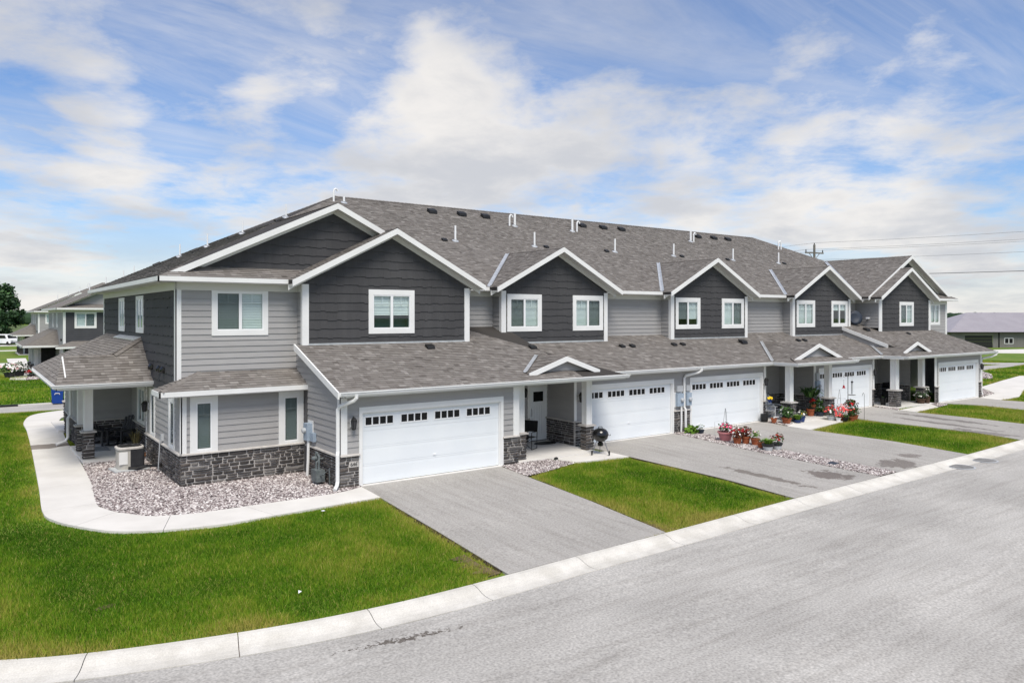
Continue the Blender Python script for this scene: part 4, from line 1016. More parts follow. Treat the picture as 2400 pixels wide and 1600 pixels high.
goose(36.65, 10.9); goose(36.95, 10.9, side=1)
pipe(5.3, 12.0, .30); goose(4.85, 12.1)
for (x, y) in ((-1.2, 14.2), (-.45, 12.7), (.55, 11.2), (1.9, 9.9)): pipe(x, y, .55, z=6.02+KX*(x+4.15), r=.026)

# ---- meters
fr = Lf(0)
p_ = MB(); p_.box(-.045, 1.95, 1.08, -.025, 2.38, 1.70); mt = p_.build('electric_meter', 'trim', B)
q = MB(); q.box(-.20, 2.02, 1.10, -.045, 2.34, 1.62); q.box(-.13, 1.72, 1.10, -.03, 1.95, 1.36); q.build('meter_box', 'meter_grey', mt)
q = MB(); q.lathe([(.085, 0), (.085, .07), (.05, .10)], (0, 0, 0), 14); o = q.build('meter_dial', 'meter_pale', mt, (-.20, 2.2, 1.40)); o.rotation_euler = (0, -math.pi/2, 0)
q = MB(); q.tube([(-.13, 2.10, 1.10), (-.14, 2.10, .5), (-.16, 2.12, -.03)], .045, 8); q.build('conduit', 'trim', mt)
q = MB(); q.box(-.42, .72, .10, -.16, 1.12, .44); gm = q.build('gas_meter', 'gas_grey', B)
q = MB(); q.tube([(-.30, .82, .44), (-.30, .82, .72), (-.22, 1.0, .78), (-.18, 1.28, .86)], .03, 6); q.tube([(-.30, 1.02, .44), (-.30, 1.02, .62), (-.16, 1.1, .70), (-.06, 1.1, .70)], .03, 6); q.tube([(-.2, 1.3, .88), (-.2, 1.3, .5), (-.25, 1.25, .1), (-.25, 1.25, -.02)], .03, 6)
q.lathe([(.02, 0), (.11, .02), (.11, .06), (.05, .1)], (-.24, 1.28, .66), 10); q.tube([(-.30, .7, .30), (-.28, .55, .35), (-.12, .5, .5), (-.1, .5, -.02)], .02, 6)
q.build('gas_pipe', 'gas_grey', gm)
fr = F(1.34)
for (u0, u1, px_) in ((15.40, 15.80, 15.70), (15.98, 16.30, None)):
    p_ = MB(); fr.box(p_, u0-.05 if px_ else u0-.03, u1+.02, .02, .04, 1.08, 1.70); mt = p_.build('electric_meter', 'trim', B)
    q = MB(); fr.box(q, u0+.02, u1, .04, .17, 1.12, 1.65); q.build('meter_box', 'meter_grey', mt)
    q = MB(); fr.box(q, u0+.03, u1-.02, .02, .14, 1.73, 1.97); q.build('junction_box', 'meter_pale', mt)
    q = MB(); q.lathe([(.085, 0), (.085, .07), (.05, .10)], (0, 0, 0), 14); o = q.build('meter_dial', 'meter_pale', mt, (u1-.12, 1.17, 1.38)); o.rotation_euler = (math.pi/2, 0, 0)
    if px_: q = MB(); q.tube([(px_, 1.22, 1.12), (px_, 1.22, .4), (px_-.02, 1.22, -.02)], .04, 8); q.build('conduit', 'trim', mt)
p_ = MB(); fr.box(p_, 25.66, 25.95, .02, .16, 1.15, 1.66); mt = p_.build('electric_meter', 'meter_grey', B)
q = MB(); fr.box(q, 25.68, 25.92, .02, .14, 1.70, 2.05); q.build('junction_box', 'meter_pale', mt)
q = MB(); q.lathe([(.085, 0), (.085, .07), (.05, .10)], (0, 0, 0), 14); o = q.build('meter_dial', 'meter_pale', mt, (25.83, 1.17, 1.4)); o.rotation_euler = (math.pi/2, 0, 0)
q = MB(); q.box(-3.68, 5.15, 1.02, -3.60, 5.32, 1.22); sb = q.build('disconnect_box', 'meter_pale', B)
q = MB(); q.tube([(-3.70, 5.24, 1.04), (-3.72, 5.26, .6), (-3.74, 5.3, .1)], .018, 6); q.build('conduit', 'meter_pale', sb)
# ================================================================== ground, road, kerb, drives
def grid_sheet(name, m, xs, ys, zf, kind='structure'):
    X, Y = np.meshgrid(np.array(xs, float), np.array(ys, float), indexing='ij'); Z = zf(X.ravel(), Y.ravel())
    v = np.stack([X.ravel(), Y.ravel(), Z], 1); nx, ny = len(xs), len(ys)
    f = [(i*ny+j, (i+1)*ny+j, (i+1)*ny+j+1, i*ny+j+1) for i in range(nx-1) for j in range(ny-1)]
    me = bpy.data.meshes.new(name); me.from_pydata(v.tolist(), [], f); me.polygons.foreach_set('use_smooth', [True]*len(f)); me.materials.append(MT[m]); return put(name, me, kind=kind)
# lawn material: patches, dry edges
m = mat('lawn', (0.080, 0.165, 0.012), (0.16, 0.205, 0.03), 0.55, 0.95, fine=0.35, fscale=28, bump=0.6, bscale=45, detail=6)
def rng_(a, b, n): return list(np.linspace(a, b, n))
xs = [-1500, -700, -300, -150, -90, -60]+rng_(-45, 65, 166)+[70, 80, 95, 110, 130, 150, 180, 230, 350, 700, 1500]
ys = [-1500, -400, -120, -60, -40]+rng_(-30, 40, 106)+[45, 50, 60, 75, 95, 130, 200, 350, 700, 1500]
def ground_z(x, y):
    d = curb_dist(x, y); z = H(x, y)-.045
    return np.where(d < -.05, -.75, z)
grid_sheet('ground', 'lawn', xs, ys, ground_z)
# road: offset strips parallel to the kerb
def offset(d):
    o = []
    for i, p in enumerate(_ca):
        a = _ca[max(i-1, 0)]; b = _ca[min(i+1, len(_ca)-1)]; t = (b-a)/np.linalg.norm(b-a); o.append((p[0]+t[1]*d, p[1]-t[0]*d))
    return o
def strip_mesh(A, Bp, za, zb, mb): # quads between two polylines
    n = len(A); v = [(p[0], p[1], za[i] if hasattr(za, '__len__') else za) for i, p in enumerate(A)]+[(p[0], p[1], zb[i] if hasattr(zb, '__len__') else zb) for i, p in enumerate(Bp)]
    mb.add(v, [(i, i+1, n+i+1, n+i) for i in range(n-1)])
mb = MB(); prev = offset(.66)
for d, z in ((2.5, -.25), (5.5, -.19), (8.5, -.24), (20, -.26)):
    cur = offset(d); strip_mesh(prev, cur, -.285 if d == 2.5 else zprev, z, mb); prev, zprev = cur, z
mb.build('road', 'road', kind='structure')
# kerb: rolled concrete kerb cast in sections with open joints
kroot = bpy.data.objects.new('kerb', None); col.objects.link(kroot); kroot['kind'] = 'structure'
dens = []
for i in range(len(_ca)-1):
    n = max(1, int(np.linalg.norm(_ca[i+1]-_ca[i])/.35))
    for k in range(n): dens.append(_ca[i]+(_ca[i+1]-_ca[i])*k/n)
dens = np.array(dens); 
for _ in range(4): dens[1:-1] = (dens[:-2]+2*dens[1:-1]+dens[2:])/4
arc = np.concatenate([[0], np.cumsum(np.linalg.norm(np.diff(dens, axis=0), axis=1))])
def on_arc(s): return np.array([np.interp(s, arc, dens[:, 0]), np.interp(s, arc, dens[:, 1])])
s_ref = arc[np.argmin(np.hypot(dens[:, 0]+.81, dens[:, 1]+8.1))]
jx = [-2.94, -.81, 1.84, 4.62]
joints = [s_ref-2.13-2.12*k for k in range(9, 0, -1)]+[s_ref-2.13, s_ref, s_ref+2.65]+[s_ref+2.65+2.72*k for k in range(1, 20)]
prof = [(0, -.10), (0, 0.0), (.10, -.004), (.20, -.03), (.31, -.075), (.42, -.100), (.55, -.105), (.66, -.098), (.66, -.2)]
for a, b in zip(joints[:-1], joints[1:]):
    q = MB(); n = 8; k = len(prof); vv = []
    for i in range(n+1):
        s = a+.007+(b-a-.014)*i/n; p = on_arc(s); t = on_arc(s+.05)-on_arc(s-.05); t /= np.linalg.norm(t); nn = np.array([t[1], -t[0]])
        hb = -0.173 - 1.0*float(sm((p[0]-50)/75.0))
        vv += [(p[0]+nn[0]*d, p[1]+nn[1]*d, hb+z) for d, z in prof]
    f = [(i*k+j, i*k+j+1, (i+1)*k+j+1, (i+1)*k+j) for i in range(n) for j in range(k-1)]+[tuple(range(k)), tuple(range(n*k, (n+1)*k))]
    q.add(vv, f); q.build('kerb_section', 'kerb_concrete', kroot, smooth=False)
# bed under the joints
q = MB(); pts = [on_arc(s) for s in np.linspace(joints[0], joints[-1], 80)]
A = [tuple(p+np.array([0, -.02])) for p in pts]; Bq = [tuple(p+np.array([0, -.62])) for p in pts]; strip_mesh(A, Bq, -.245, -.315, q); o = q.build('kerb_bed', 'gravel_bed', kroot)

def slab(name, left, right, m, lift=0.0, thick=.12, kind='structure', n=14):
    """surface between two edge polylines (resampled), draped on the ground"""
    def rs(P):
        P = np.array(P, float); L_ = np.concatenate([[0], np.cumsum(np.linalg.norm(np.diff(P, axis=0), axis=1))]); s = np.linspace(0, L_[-1], n)
        return np.stack([np.interp(s, L_, P[:, 0]), np.interp(s, L_, P[:, 1])], 1)
    A, Bq = rs(left), rs(right); mb = MB(); cols = 3
    rows = [[A[i]+(Bq[i]-A[i])*j/(cols-1) for j in range(cols)] for i in range(n)]
    P = np.array(rows).reshape(-1, 2); z = H(P[:, 0], P[:, 1])+lift
    v = [(P[i, 0], P[i, 1], z[i]) for i in range(len(P))]
    mb.add(v, [(i*cols+j, i*cols+j+1, (i+1)*cols+j+1, (i+1)*cols+j) for i in range(n-1) for j in range(cols-1)])
    per = [i*cols for i in range(n)]+[(n-1)*cols+j for j in range(1, cols)]+[i*cols+cols-1 for i in range(n-2, -1, -1)]+[j for j in range(cols-2, 0, -1)]
    k = len(per); mb.add([v[p] for p in per]+[(v[p][0], v[p][1], v[p][2]-thick) for p in per], [(i, (i+1) % k, (i+1) % k+k, i+k) for i in range(k)])
    o = mb.build(name, m, kind=kind); poly = [tuple(p) for p in A]+[tuple(p) for p in Bq[::-1]]; EXCL.append(np.array(poly)); return o
EXCL = []
cb = lambda x: float(np.interp(x, _ca[:, 0], _ca[:, 1]))+.02
slab('driveway', [(.62, -.02), (.30, -4.9), (.05, cb(.05))], [(5.52, -.02), (5.12, -4.7), (4.70, cb(4.7))], 'drive', .004)
slab('driveway', [(10.22, 1.3), (10.22, -1.25), (10.32, -5.2), (10.08, cb(10.1))], [(15.25, 1.3), (14.98, -1.2), (14.80, -3.5), (14.78, cb(14.8))], 'drive', .004)
slab('driveway', [(16.35, 1.3), (16.1, -.6), (15.9, -3.5), (15.86, cb(15.9))], [(21.35, 1.3), (20.93, -.3), (21.0, -1.4), (21.4, -4.8), (21.12, cb(21.1))], 'drive', .004)
slab('driveway', [(26.0, 1.3), (25.9, -1.1), (26.7, -5.4), (26.35, cb(26.3))], [(31.0, 1.3), (30.75, -.3), (30.8, -1.2), (31.2, -3.2), (31.4, cb(31.4))], 'drive', .004)
slab('driveway', [(35.75, -.02), (36.7, -1.1), (37.0, -3.8), (37.2, cb(37))], [(40.75, -.02), (40.64, -1.23), (41.0, -2.4), (41.6, cb(41.6))], 'drive', .004)
# concrete aprons under the garage doors
for (x0, x1, y) in ((.6, 5.6, 0), (10.3, 15.3, 1.34), (16.38, 21.4, 1.34), (26.0, 31.05, 1.34), (35.75, 40.75, 0)):
    q = MB(); q.box(x0, y-.10, -.1, x1, y+.12, .018); q.build('door_apron', 'concrete', kind='structure')
# walks
OUT = [(-4.5, 25.3), (-5.9, 23.9), (-6.45, 21), (-6.5, 18), (-6.6, 14), (-6.72, 10.2), (-6.9, 5), (-7.02, 2.0), (-6.86, 1.0), (-6.5, .2), (-5.82, -.8), (-4.89, -1.36), (-3.7, -1.66), (-2.4, -1.64), (-1.04, -1.56), (.52, -1.50)]
INN = [(-4.3, 22.5), (-4.8, 22.0), (-5.1, 20.5), (-5.22, 18), (-5.4, 14), (-5.46, 10.1), (-5.60, 5), (-5.82, 2.1), (-5.72, 1.4), (-5.52, .9), (-4.98, .08), (-4.5, -.2), (-3.95, -.35), (-2.77, -.42), (-.36, -.44), (.58, -.16)]
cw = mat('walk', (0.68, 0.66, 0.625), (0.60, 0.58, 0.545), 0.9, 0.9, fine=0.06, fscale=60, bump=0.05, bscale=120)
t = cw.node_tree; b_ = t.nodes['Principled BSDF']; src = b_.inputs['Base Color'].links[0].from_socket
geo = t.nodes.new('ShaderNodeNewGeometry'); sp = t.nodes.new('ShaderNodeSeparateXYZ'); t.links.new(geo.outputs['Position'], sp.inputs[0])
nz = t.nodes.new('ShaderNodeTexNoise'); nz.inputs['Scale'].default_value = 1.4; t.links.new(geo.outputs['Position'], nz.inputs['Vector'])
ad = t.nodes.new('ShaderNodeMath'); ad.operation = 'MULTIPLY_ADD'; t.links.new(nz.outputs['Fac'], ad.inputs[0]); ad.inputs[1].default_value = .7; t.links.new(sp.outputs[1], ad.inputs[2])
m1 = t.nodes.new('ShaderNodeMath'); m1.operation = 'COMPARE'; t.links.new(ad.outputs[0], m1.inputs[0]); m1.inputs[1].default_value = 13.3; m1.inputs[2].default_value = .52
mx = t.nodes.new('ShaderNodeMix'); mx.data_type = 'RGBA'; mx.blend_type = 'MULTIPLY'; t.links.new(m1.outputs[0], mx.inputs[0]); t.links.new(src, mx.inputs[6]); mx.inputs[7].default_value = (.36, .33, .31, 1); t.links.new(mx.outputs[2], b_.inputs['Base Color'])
wk = bpy.data.objects.new('front_walk', None); col.objects.link(wk); wk['kind'] = 'structure'
cuts = [0, 3, 4, 5, 6, 7, 9, 11, 13, 15]
OA, IA = np.array(OUT), np.array(INN)
def spline(P, k=8):
    P = np.asarray(P, float); res = []
    for i in range(len(P)-1):
        p0, p1, p2, p3 = P[max(i-1, 0)], P[i], P[i+1], P[min(i+2, len(P)-1)]
        for j in range(k):
            u = j/k; res.append(.5*((2*p1)+(-p0+p2)*u+(2*p0-5*p1+4*p2-p3)*u*u+(-p0+3*p1-3*p2+p3)*u**3))
    res.append(P[-1]); return np.array(res)
SO, SI = spline(OA), spline(IA)
for a, b in zip(cuts[:-1], cuts[1:]):
    A = SO[a*8:b*8+1].copy(); Bq = SI[a*8:b*8+1].copy()
    for Q in (A, Bq):   # open control joint
        d = Q[1]-Q[0]; Q[0] += d/np.linalg.norm(d)*.006; d = Q[-2]-Q[-1]; Q[-1] += d/np.linalg.norm(d)*.006
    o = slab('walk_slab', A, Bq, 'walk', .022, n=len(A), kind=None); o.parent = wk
EXCL.append(np.vstack([SO, SI[::-1]]))
PORCH = [('F', 6.30, 9.86, -.05, 3.0), ('F', 21.66, 25.6, .10, 3.3), ('F', 31.34, 35.3, .02, 3.3)]
for (_, x0, x1, y0, y1) in PORCH:
    q = MB(); q.box(x0, y0, -.15, x1, y1, .03); q.build('porch_slab', 'concrete', kind='structure'); EXCL.append(np.array([(x0, y0), (x1, y0), (x1, y1), (x0, y1)]))
q = MB(); q.box(-5.46, 8.30, -.1, -3.4, 12.0, .09); q.build('porch_slab', 'concrete', kind='structure')
q = MB(); q.box(-5.46, 16.5, -.1, -3.6, 20, .09); q.build('porch_slab', 'concrete', kind='structure')
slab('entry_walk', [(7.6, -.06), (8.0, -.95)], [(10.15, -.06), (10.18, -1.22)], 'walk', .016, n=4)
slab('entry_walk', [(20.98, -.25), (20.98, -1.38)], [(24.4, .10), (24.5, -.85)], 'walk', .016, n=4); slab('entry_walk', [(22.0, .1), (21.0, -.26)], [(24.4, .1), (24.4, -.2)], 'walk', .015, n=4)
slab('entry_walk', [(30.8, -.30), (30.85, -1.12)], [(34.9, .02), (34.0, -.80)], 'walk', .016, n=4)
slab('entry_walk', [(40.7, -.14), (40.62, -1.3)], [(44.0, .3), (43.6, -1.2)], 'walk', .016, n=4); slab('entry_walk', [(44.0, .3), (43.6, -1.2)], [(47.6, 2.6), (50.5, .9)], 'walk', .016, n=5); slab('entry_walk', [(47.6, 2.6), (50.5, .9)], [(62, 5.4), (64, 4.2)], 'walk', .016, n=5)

# ---- gravel beds: every pebble is real
def in_poly(P, x, y):
    n = len(P); r = np.zeros(x.shape, bool); j = n-1
    for i in range(n):
        xi, yi = P[i]; xj, yj = P[j]
        c = ((yi > y) != (yj > y)) & (x < (xj-xi)*(y-yi)/((yj-yi) if yj != yi else 1e-9)+xi); r ^= c; j = i
    return r
_oct = np.array([(1,0,0),(-1,0,0),(0,1,0),(0,-1,0),(0,0,1),(0,0,-1),(.6,.6,.5),(-.6,.6,.45),(.6,-.6,.45),(-.6,-.6,.5)], float)
_of = np.array([(0,6,4),(6,2,4),(2,7,4),(7,1,4),(1,9,4),(9,3,4),(3,8,4),(8,0,4),(0,2,6),(2,1,7),(1,3,9),(3,0,8)])
def gravel(name, poly, per_m2, r0, r1, label=None, excl=()):
    poly = np.array(poly, float); x0, y0 = poly.min(0); x1, y1 = poly.max(0); n = int((x1-x0)*(y1-y0)*per_m2)
    x = rng.uniform(x0, x1, n); y = rng.uniform(y0, y1, n); k = in_poly(poly, x, y)
    for e in excl: k &= ~in_poly(np.array(e), x, y)
    x, y = x[k], y[k]; n = len(x); r = rng.uniform(r0, r1, n); a = rng.uniform(0, 6.28, n)
    sc = np.stack([r*rng.uniform(.8, 1.4, n), r*rng.uniform(.7, 1.1, n), r*rng.uniform(.5, .85, n)], 1)
    V = _oct[None]*(1+rng.uniform(-.18, .18, (n, 10, 1)))*sc[:, None, :]
    c, s = np.cos(a)[:, None], np.sin(a)[:, None]; tl = rng.uniform(-.5, .5, (n, 1))
    X = V[:, :, 0]*c-V[:, :, 1]*s; Yv = V[:, :, 0]*s+V[:, :, 1]*c; Zv = V[:, :, 2]+X*tl
    z = H(x, y)-.012+r*.35+rng.uniform(0, .02, n)
    W = np.stack([X+x[:, None], Yv+y[:, None], Zv+z[:, None]], 2).reshape(-1, 3)
    Fc = (_of[None]+np.arange(n)[:, None, None]*10).reshape(-1, 3)
    tn = np.clip(np.repeat(rng.beta(1.5, 1.3, n), 10), 0, 1)
    raw(name, W, Fc, tn, 'gravel', 'stuff')
    bed = MB(); bed.add([(p[0], p[1], h1(*p)-.016) for p in poly], [tuple(range(len(poly)))]); bed.build('gravel_bed', 'gravel_bed', kind='structure'); EXCL.append(poly)
def raw(name, W, Fc, tn, m, kind=None, parent=None, smooth=False):
    me = bpy.data.meshes.new(name); nv, nf, fs = len(W), len(Fc), Fc.shape[1]
    me.vertices.add(nv); me.vertices.foreach_set('co', np.asarray(W, np.float32).ravel()); me.loops.add(nf*fs); me.loops.foreach_set('vertex_index', np.asarray(Fc, np.int32).ravel())
    me.polygons.add(nf); me.polygons.foreach_set('loop_start', np.arange(0, nf*fs, fs, dtype=np.int32)); me.update(calc_edges=True)
    if tn is not None: at = me.attributes.new('tint', 'FLOAT', 'POINT'); at.data.foreach_set('value', np.asarray(tn, np.float32))
    me.materials.append(MT[m]); return put(name, me, parent, kind=kind)
bayfoot = [(-3.58, 2.85), (0, 2.85), (0, 0), (6, 0), (6, 8), (-3.58, 8)]
bed1 = [(-5.47, 8.28), (-5.60, 5.0), (-5.82, 2.1), (-5.72, 1.4), (-5.52, .9), (-4.98, .08), (-4.5, -.2), (-3.95, -.35), (-2.77, -.42), (-.36, -.44), (.59, -.16), (.60, -.01), (.0, -.01), (.02, 2.9), (-3.56, 2.9), (-3.56, 8.28)]
gravel('gravel', bed1, 1300, .018, .042, excl=[bayfoot])
gravel('gravel', [(5.55, -.10), (5.38, -1.65), (6.4, -1.42), (7.9, -.98), (7.5, -.08), (6.28, -.02), (6.28, .25), (5.6, .0)], 1500, .016, .036)
gravel('gravel', [(15.30, 1.3), (16.33, 1.3), (16.1, -.6), (15.9, -3.5), (15.86, -7.68), (14.80, -7.68), (14.80, -3.5), (14.98, -1.2)], 1100, .02, .04)
gravel('gravel', [(21.38, 1.25), (21.0, -.26), (22.0, .10), (21.95, .25), (21.66, 1.2)], 1000, .02, .04)
gravel('gravel', [(31.05, 1.25), (30.75, -.3), (31.34, .0), (31.34, 1.2)], 800, .022, .042)
gravel('gravel', [(34.95, .02), (34.1, -.8), (35.6, -.6), (35.75, -.03), (35.3, -.03)], 800, .022, .042)
gravel('gravel', [(41.3, -.02), (44.0, .35), (46.6, 2.1), (44.6, 3.3), (41.3, 3.3)], 500, .025, .05)
gravel('gravel', [(-5.2, 20.4), (-5.1, 17.0), (-4.4, 20.3)], 500, .025, .05)
gravel('gravel', [(55.5, 5.8), (56.2, 5.2), (61.0, 7.2), (64.5, 9.2), (66.5, 11), (60, 9.5)], 130, .05, .11)

# ---- far roads and paths (left and right background)
def flat(name, pts, m, lift=.01, n=6):
    a, b, c, d = pts; slab(name, [a, b], [d, c], m, lift, n=n)
flat('side_street', [(-60, 24.0), (-3, 26.0), (-3, 29.6), (-60, 27.6)], 'road', .0, 10)
flat('side_street', [(-3, 26.0), (50, 28), (50, 31.6), (-3, 29.6)], 'road', .0, 10)
q = MB(); q.box(-30, -.1, 0, 28, .1, .07); o = q.build('kerb', 'concrete', loc=(-4, 29.68, h1(-4, 29.68)), rz=math.atan2(2, 57), kind='structure')
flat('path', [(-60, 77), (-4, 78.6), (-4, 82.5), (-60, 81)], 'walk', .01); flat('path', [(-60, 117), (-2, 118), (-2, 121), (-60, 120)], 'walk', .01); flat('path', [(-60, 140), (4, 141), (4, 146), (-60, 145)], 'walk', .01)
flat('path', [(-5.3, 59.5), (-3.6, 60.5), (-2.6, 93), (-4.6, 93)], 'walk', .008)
flat('lane', [(52, 8), (86, 13.4), (91, 15.6), (56, 11.5)], 'road', .01); flat('lane', [(86, 13.4), (160, -8), (163, -4), (91, 15.6)], 'road', .01); flat('lane', [(56, 30), (91, 15.6), (86, 13.4), (52, 27)], 'road', .01)
flat('barn_yard', [(122, 48), (128, 29), (190, 3), (196, 15)], 'walk', .01, 8)

# soil showing along the first drive
def ragged(name, pts, w, m='soil'):
    q = MB(); A, Bq = [], []
    for i in range(len(pts)-1):
        for k in range(10):
            p = np.array(pts[i])+(np.array(pts[i+1])-np.array(pts[i]))*k/10; A.append((p[0]+.02, p[1])); Bq.append((p[0]-w*random.uniform(.2, 1.2), p[1]))
    z1_ = [h1(*p)-.002 for p in A]; z2_ = [h1(*p)-.02 for p in Bq]; strip_mesh(A, Bq, z1_, z2_, q); q.build(name, m, kind='structure')
ragged('soil_edge', [(4.78, -7.0), (4.74, -7.5), (4.72, -7.86)], -.5, 'soil_tan')
ragged('soil_edge', [(-.05, -6.6), (-.12, -7.2), (-.02, -8.0)], .42, 'soil_tan')
ragged('soil_edge', [(.55, -2.0), (.35, -4.4), (.22, -6.2), (.07, -8.05)], .13)
ragged('soil_edge', [(5.40, -1.8), (5.12, -4.7), (4.95, -6.2), (4.74, -7.9)], -.12)
ragged('soil_edge', [(10.2, -1.3), (10.32, -5.2), (10.10, -7.75)], .06)
# ================================================================== grass blades
gm_ = bpy.data.materials.new('grass_blade'); gm_.use_nodes = True; t = gm_.node_tree; b_ = t.nodes['Principled BSDF']; b_.inputs['Roughness'].default_value = .6; b_.inputs['Specular IOR Level'].default_value = .08
at_ = t.nodes.new('ShaderNodeAttribute'); at_.attribute_name = 'tint'
r_ = t.nodes.new('ShaderNodeValToRGB'); e_ = r_.color_ramp.elements; e_[0].color = (.030, .088, .005, 1); e_[1].color = (.50, .40, .15, 1)
for p, c in ((.27, (.085, .215, .010, 1)), (.50, (.21, .335, .024, 1)), (.72, (.38, .37, .065, 1))): e_.new(p).color = c
t.links.new(at_.outputs['Fac'], r_.inputs[0]); t.links.new(r_.outputs[0], b_.inputs['Base Color'])
tl_ = t.nodes.new('ShaderNodeBsdfTranslucent'); t.links.new(r_.outputs[0], tl_.inputs[0]); mx_ = t.nodes.new('ShaderNodeMixShader'); mx_.inputs[0].default_value = .25
t.links.new(b_.outputs[0], mx_.inputs[1]); t.links.new(tl_.outputs[0], mx_.inputs[2]); t.links.new(mx_.outputs[0], t.nodes['Material Output'].inputs[0]); MT['grass_blade'] = gm_
def vnoise(x, y, s, seed=0):
    """smooth value noise"""
    r = np.random.default_rng(seed); G = r.random((64, 64)); X = x*s; Y = y*s; i = np.floor(X).astype(int); j = np.floor(Y).astype(int); u = X-i; v = Y-j
    u = u*u*(3-2*u); v = v*v*(3-2*v); g = lambda a, b: G[a % 64, b % 64]
    return (g(i, j)*(1-u)+g(i+1, j)*u)*(1-v)+(g(i, j+1)*(1-u)+g(i+1, j+1)*u)*v
cyw, syw = math.cos(YAW), math.sin(YAW)
def in_view(x, y, marg=650):
    dx, dy = x-CAM[0], y-CAM[1]; r = cyw*dx-syw*dy; f = syw*dx+cyw*dy
    u = 1200+1753.2*r/np.maximum(f, .1); v = 740.5+1753.2*5.0/np.maximum(f, .1)
    return (f > 3) & (u > -marg) & (u < 2400+marg) & (v < 1600+600)
FOOT = [np.array([(-3.6, 2.8), (0, 2.8), (0, 0), (6.25, 0), (6.25, 1.3), (41.3, 1.3), (41.3, 3.4), (44.6, 3.4), (44.6, 25), (-5.2, 25), (-5.2, 12), (-3.6, 8)])]
def edge_dist(x, y):
    d = np.full(x.shape, 9.0)
    for P in EXCL:
        if len(P) > 90: continue
        for i in range(len(P)):
            a = P[i]; b = P[(i+1) % len(P)]; e = b-a; L2 = max(e@e, 1e-9); tt = np.clip(((x-a[0])*e[0]+(y-a[1])*e[1])/L2, 0, 1)
            d = np.minimum(d, np.hypot(x-a[0]-tt*e[0], y-a[1]-tt*e[1]))
    return d
def lawn(x0, x1, y0, y1, per, hh, wid, seed):
    n = int((x1-x0)*(y1-y0)*per); x = rng.uniform(x0, x1, n); y = rng.uniform(y0, y1, n); k = in_view(x, y); x, y = x[k], y[k]
    cdist = curb_dist(x, y); k = cdist > .0
    for P in EXCL+FOOT:
        lo, hi = P.min(0), P.max(0); bb = k & (x > lo[0]) & (x < hi[0]) & (y > lo[1]) & (y < hi[1])
        if bb.any(): idx = np.where(bb)[0]; k[idx[in_poly(P, x[idx], y[idx])]] = False
    x, y, cdist = x[k], y[k], cdist[k]
    ed = np.minimum(edge_dist(x, y), cdist) if per > 60 else np.full(x.shape, 5.0)
    patch = .50*vnoise(x, y, .32, 1)+.30*vnoise(x+7, y, .9, 2)+.20*vnoise(x, y+3, 2.6, 3); patch = np.clip((patch-.5)*1.9+.5, 0, 1)
    dry = np.clip(1-ed/.7, 0, 1)*(.25+1.15*vnoise(x, y, 1.1, 5))
    # drier strip beside the first drive and at the kerb corners
    dry += .55*np.clip(1-np.hypot((x-4.3)/1.0, (y+7.5)/.55), 0, 1)+.5*np.clip(1-np.hypot((x+.35)/.7, (y+7.1)/1.4), 0, 1)
    bare = (rng.random(len(x)) < np.clip((dry-.72)*1.6, 0, .85))
    keep = ~bare; x, y, patch, dry, ed = x[keep], y[keep], patch[keep], dry[keep], ed[keep]; n = len(x)
    tint = np.clip(.09+.56*patch+.42*dry+rng.normal(0, .15, n), 0, .85)
    tint = np.where(rng.random(n) < .035, .95, tint)
    h = hh*(.55+.75*patch)*rng.uniform(.5, 1.35, n)*np.clip(.75+ed*.8, .75, 1.0); tall = rng.random(n) < .012; h = np.where(tall, h*1.9, h)
    a = rng.uniform(0, 6.283, n); w = wid*rng.uniform(.7, 1.3, n); ln = rng.uniform(.1, .8, n)*h; la = rng.uniform(0, 6.283, n)
    z = H(x, y)-.045; cx, sy_ = np.cos(a)*w/2, np.sin(a)*w/2
    W = np.stack([np.stack([x-cx, y-sy_, z], 1), np.stack([x+cx, y+sy_, z], 1), np.stack([x+np.cos(la)*ln, y+np.sin(la)*ln, z+h], 1)], 1).reshape(-1, 3)
    raw('grass', W, np.arange(3*n).reshape(-1, 3), np.repeat(tint, 3), 'grass_blade', 'stuff'); return n
ng = 0
ng += lawn(-10, 5, -8.6, 0.5, 3600, .085, .011, 1)
ng += lawn(4, 11, -8.2, 0, 3000, .085, .012, 2)
ng += lawn(-10, -4, .5, 26, 1500, .085, .016, 3)
ng += lawn(-18, -10, -8, 26, 800, .085, .02, 8)
ng += lawn(20, 27.5, -8, .5, 1500, .085, .016, 4)
ng += lawn(30, 45, -8, 3, 900, .09, .02, 5)
ng += lawn(-22, 2, 26, 62, 130, .11, .05, 6)
ng += lawn(44, 95, -6, 40, 90, .12, .06, 7)

# a few bare / littered spots
q = MB(); q.lathe([(.045, 0), (.05, .012), (.03, .018)], (0, 0, 0), 12); tag(q.build('sprinkler_cap', 'white_plastic', loc=(-1.28, -1.93, h1(-1.28, -1.93)+.02)), 'small round white cap in the grass beside the curved front walk', 'lawn cap')
q = MB(); q.add([(0,0,0), (.06,.01,.02), (.08,.06,.01), (.02,.06,.04)], [(0,1,2,3)]); tag(q.build('paper_scrap', 'white_plastic', loc=(-3.7, -6.8, h1(-3.7, -6.8)+.035)), 'scrap of white paper lying on the corner lawn near the kerb', 'litter')
q = MB(); q.lathe([(.2, 0), (.16, .008)], (0, 0, 0), 14, sx=1, sy=.5); tag(q.build('soil_patch', 'soil_tan', loc=(-6.6, -5.3, h1(-6.6, -5.3)-.036), rz=.3), 'small bare soil patch in the corner lawn', 'bare patch')

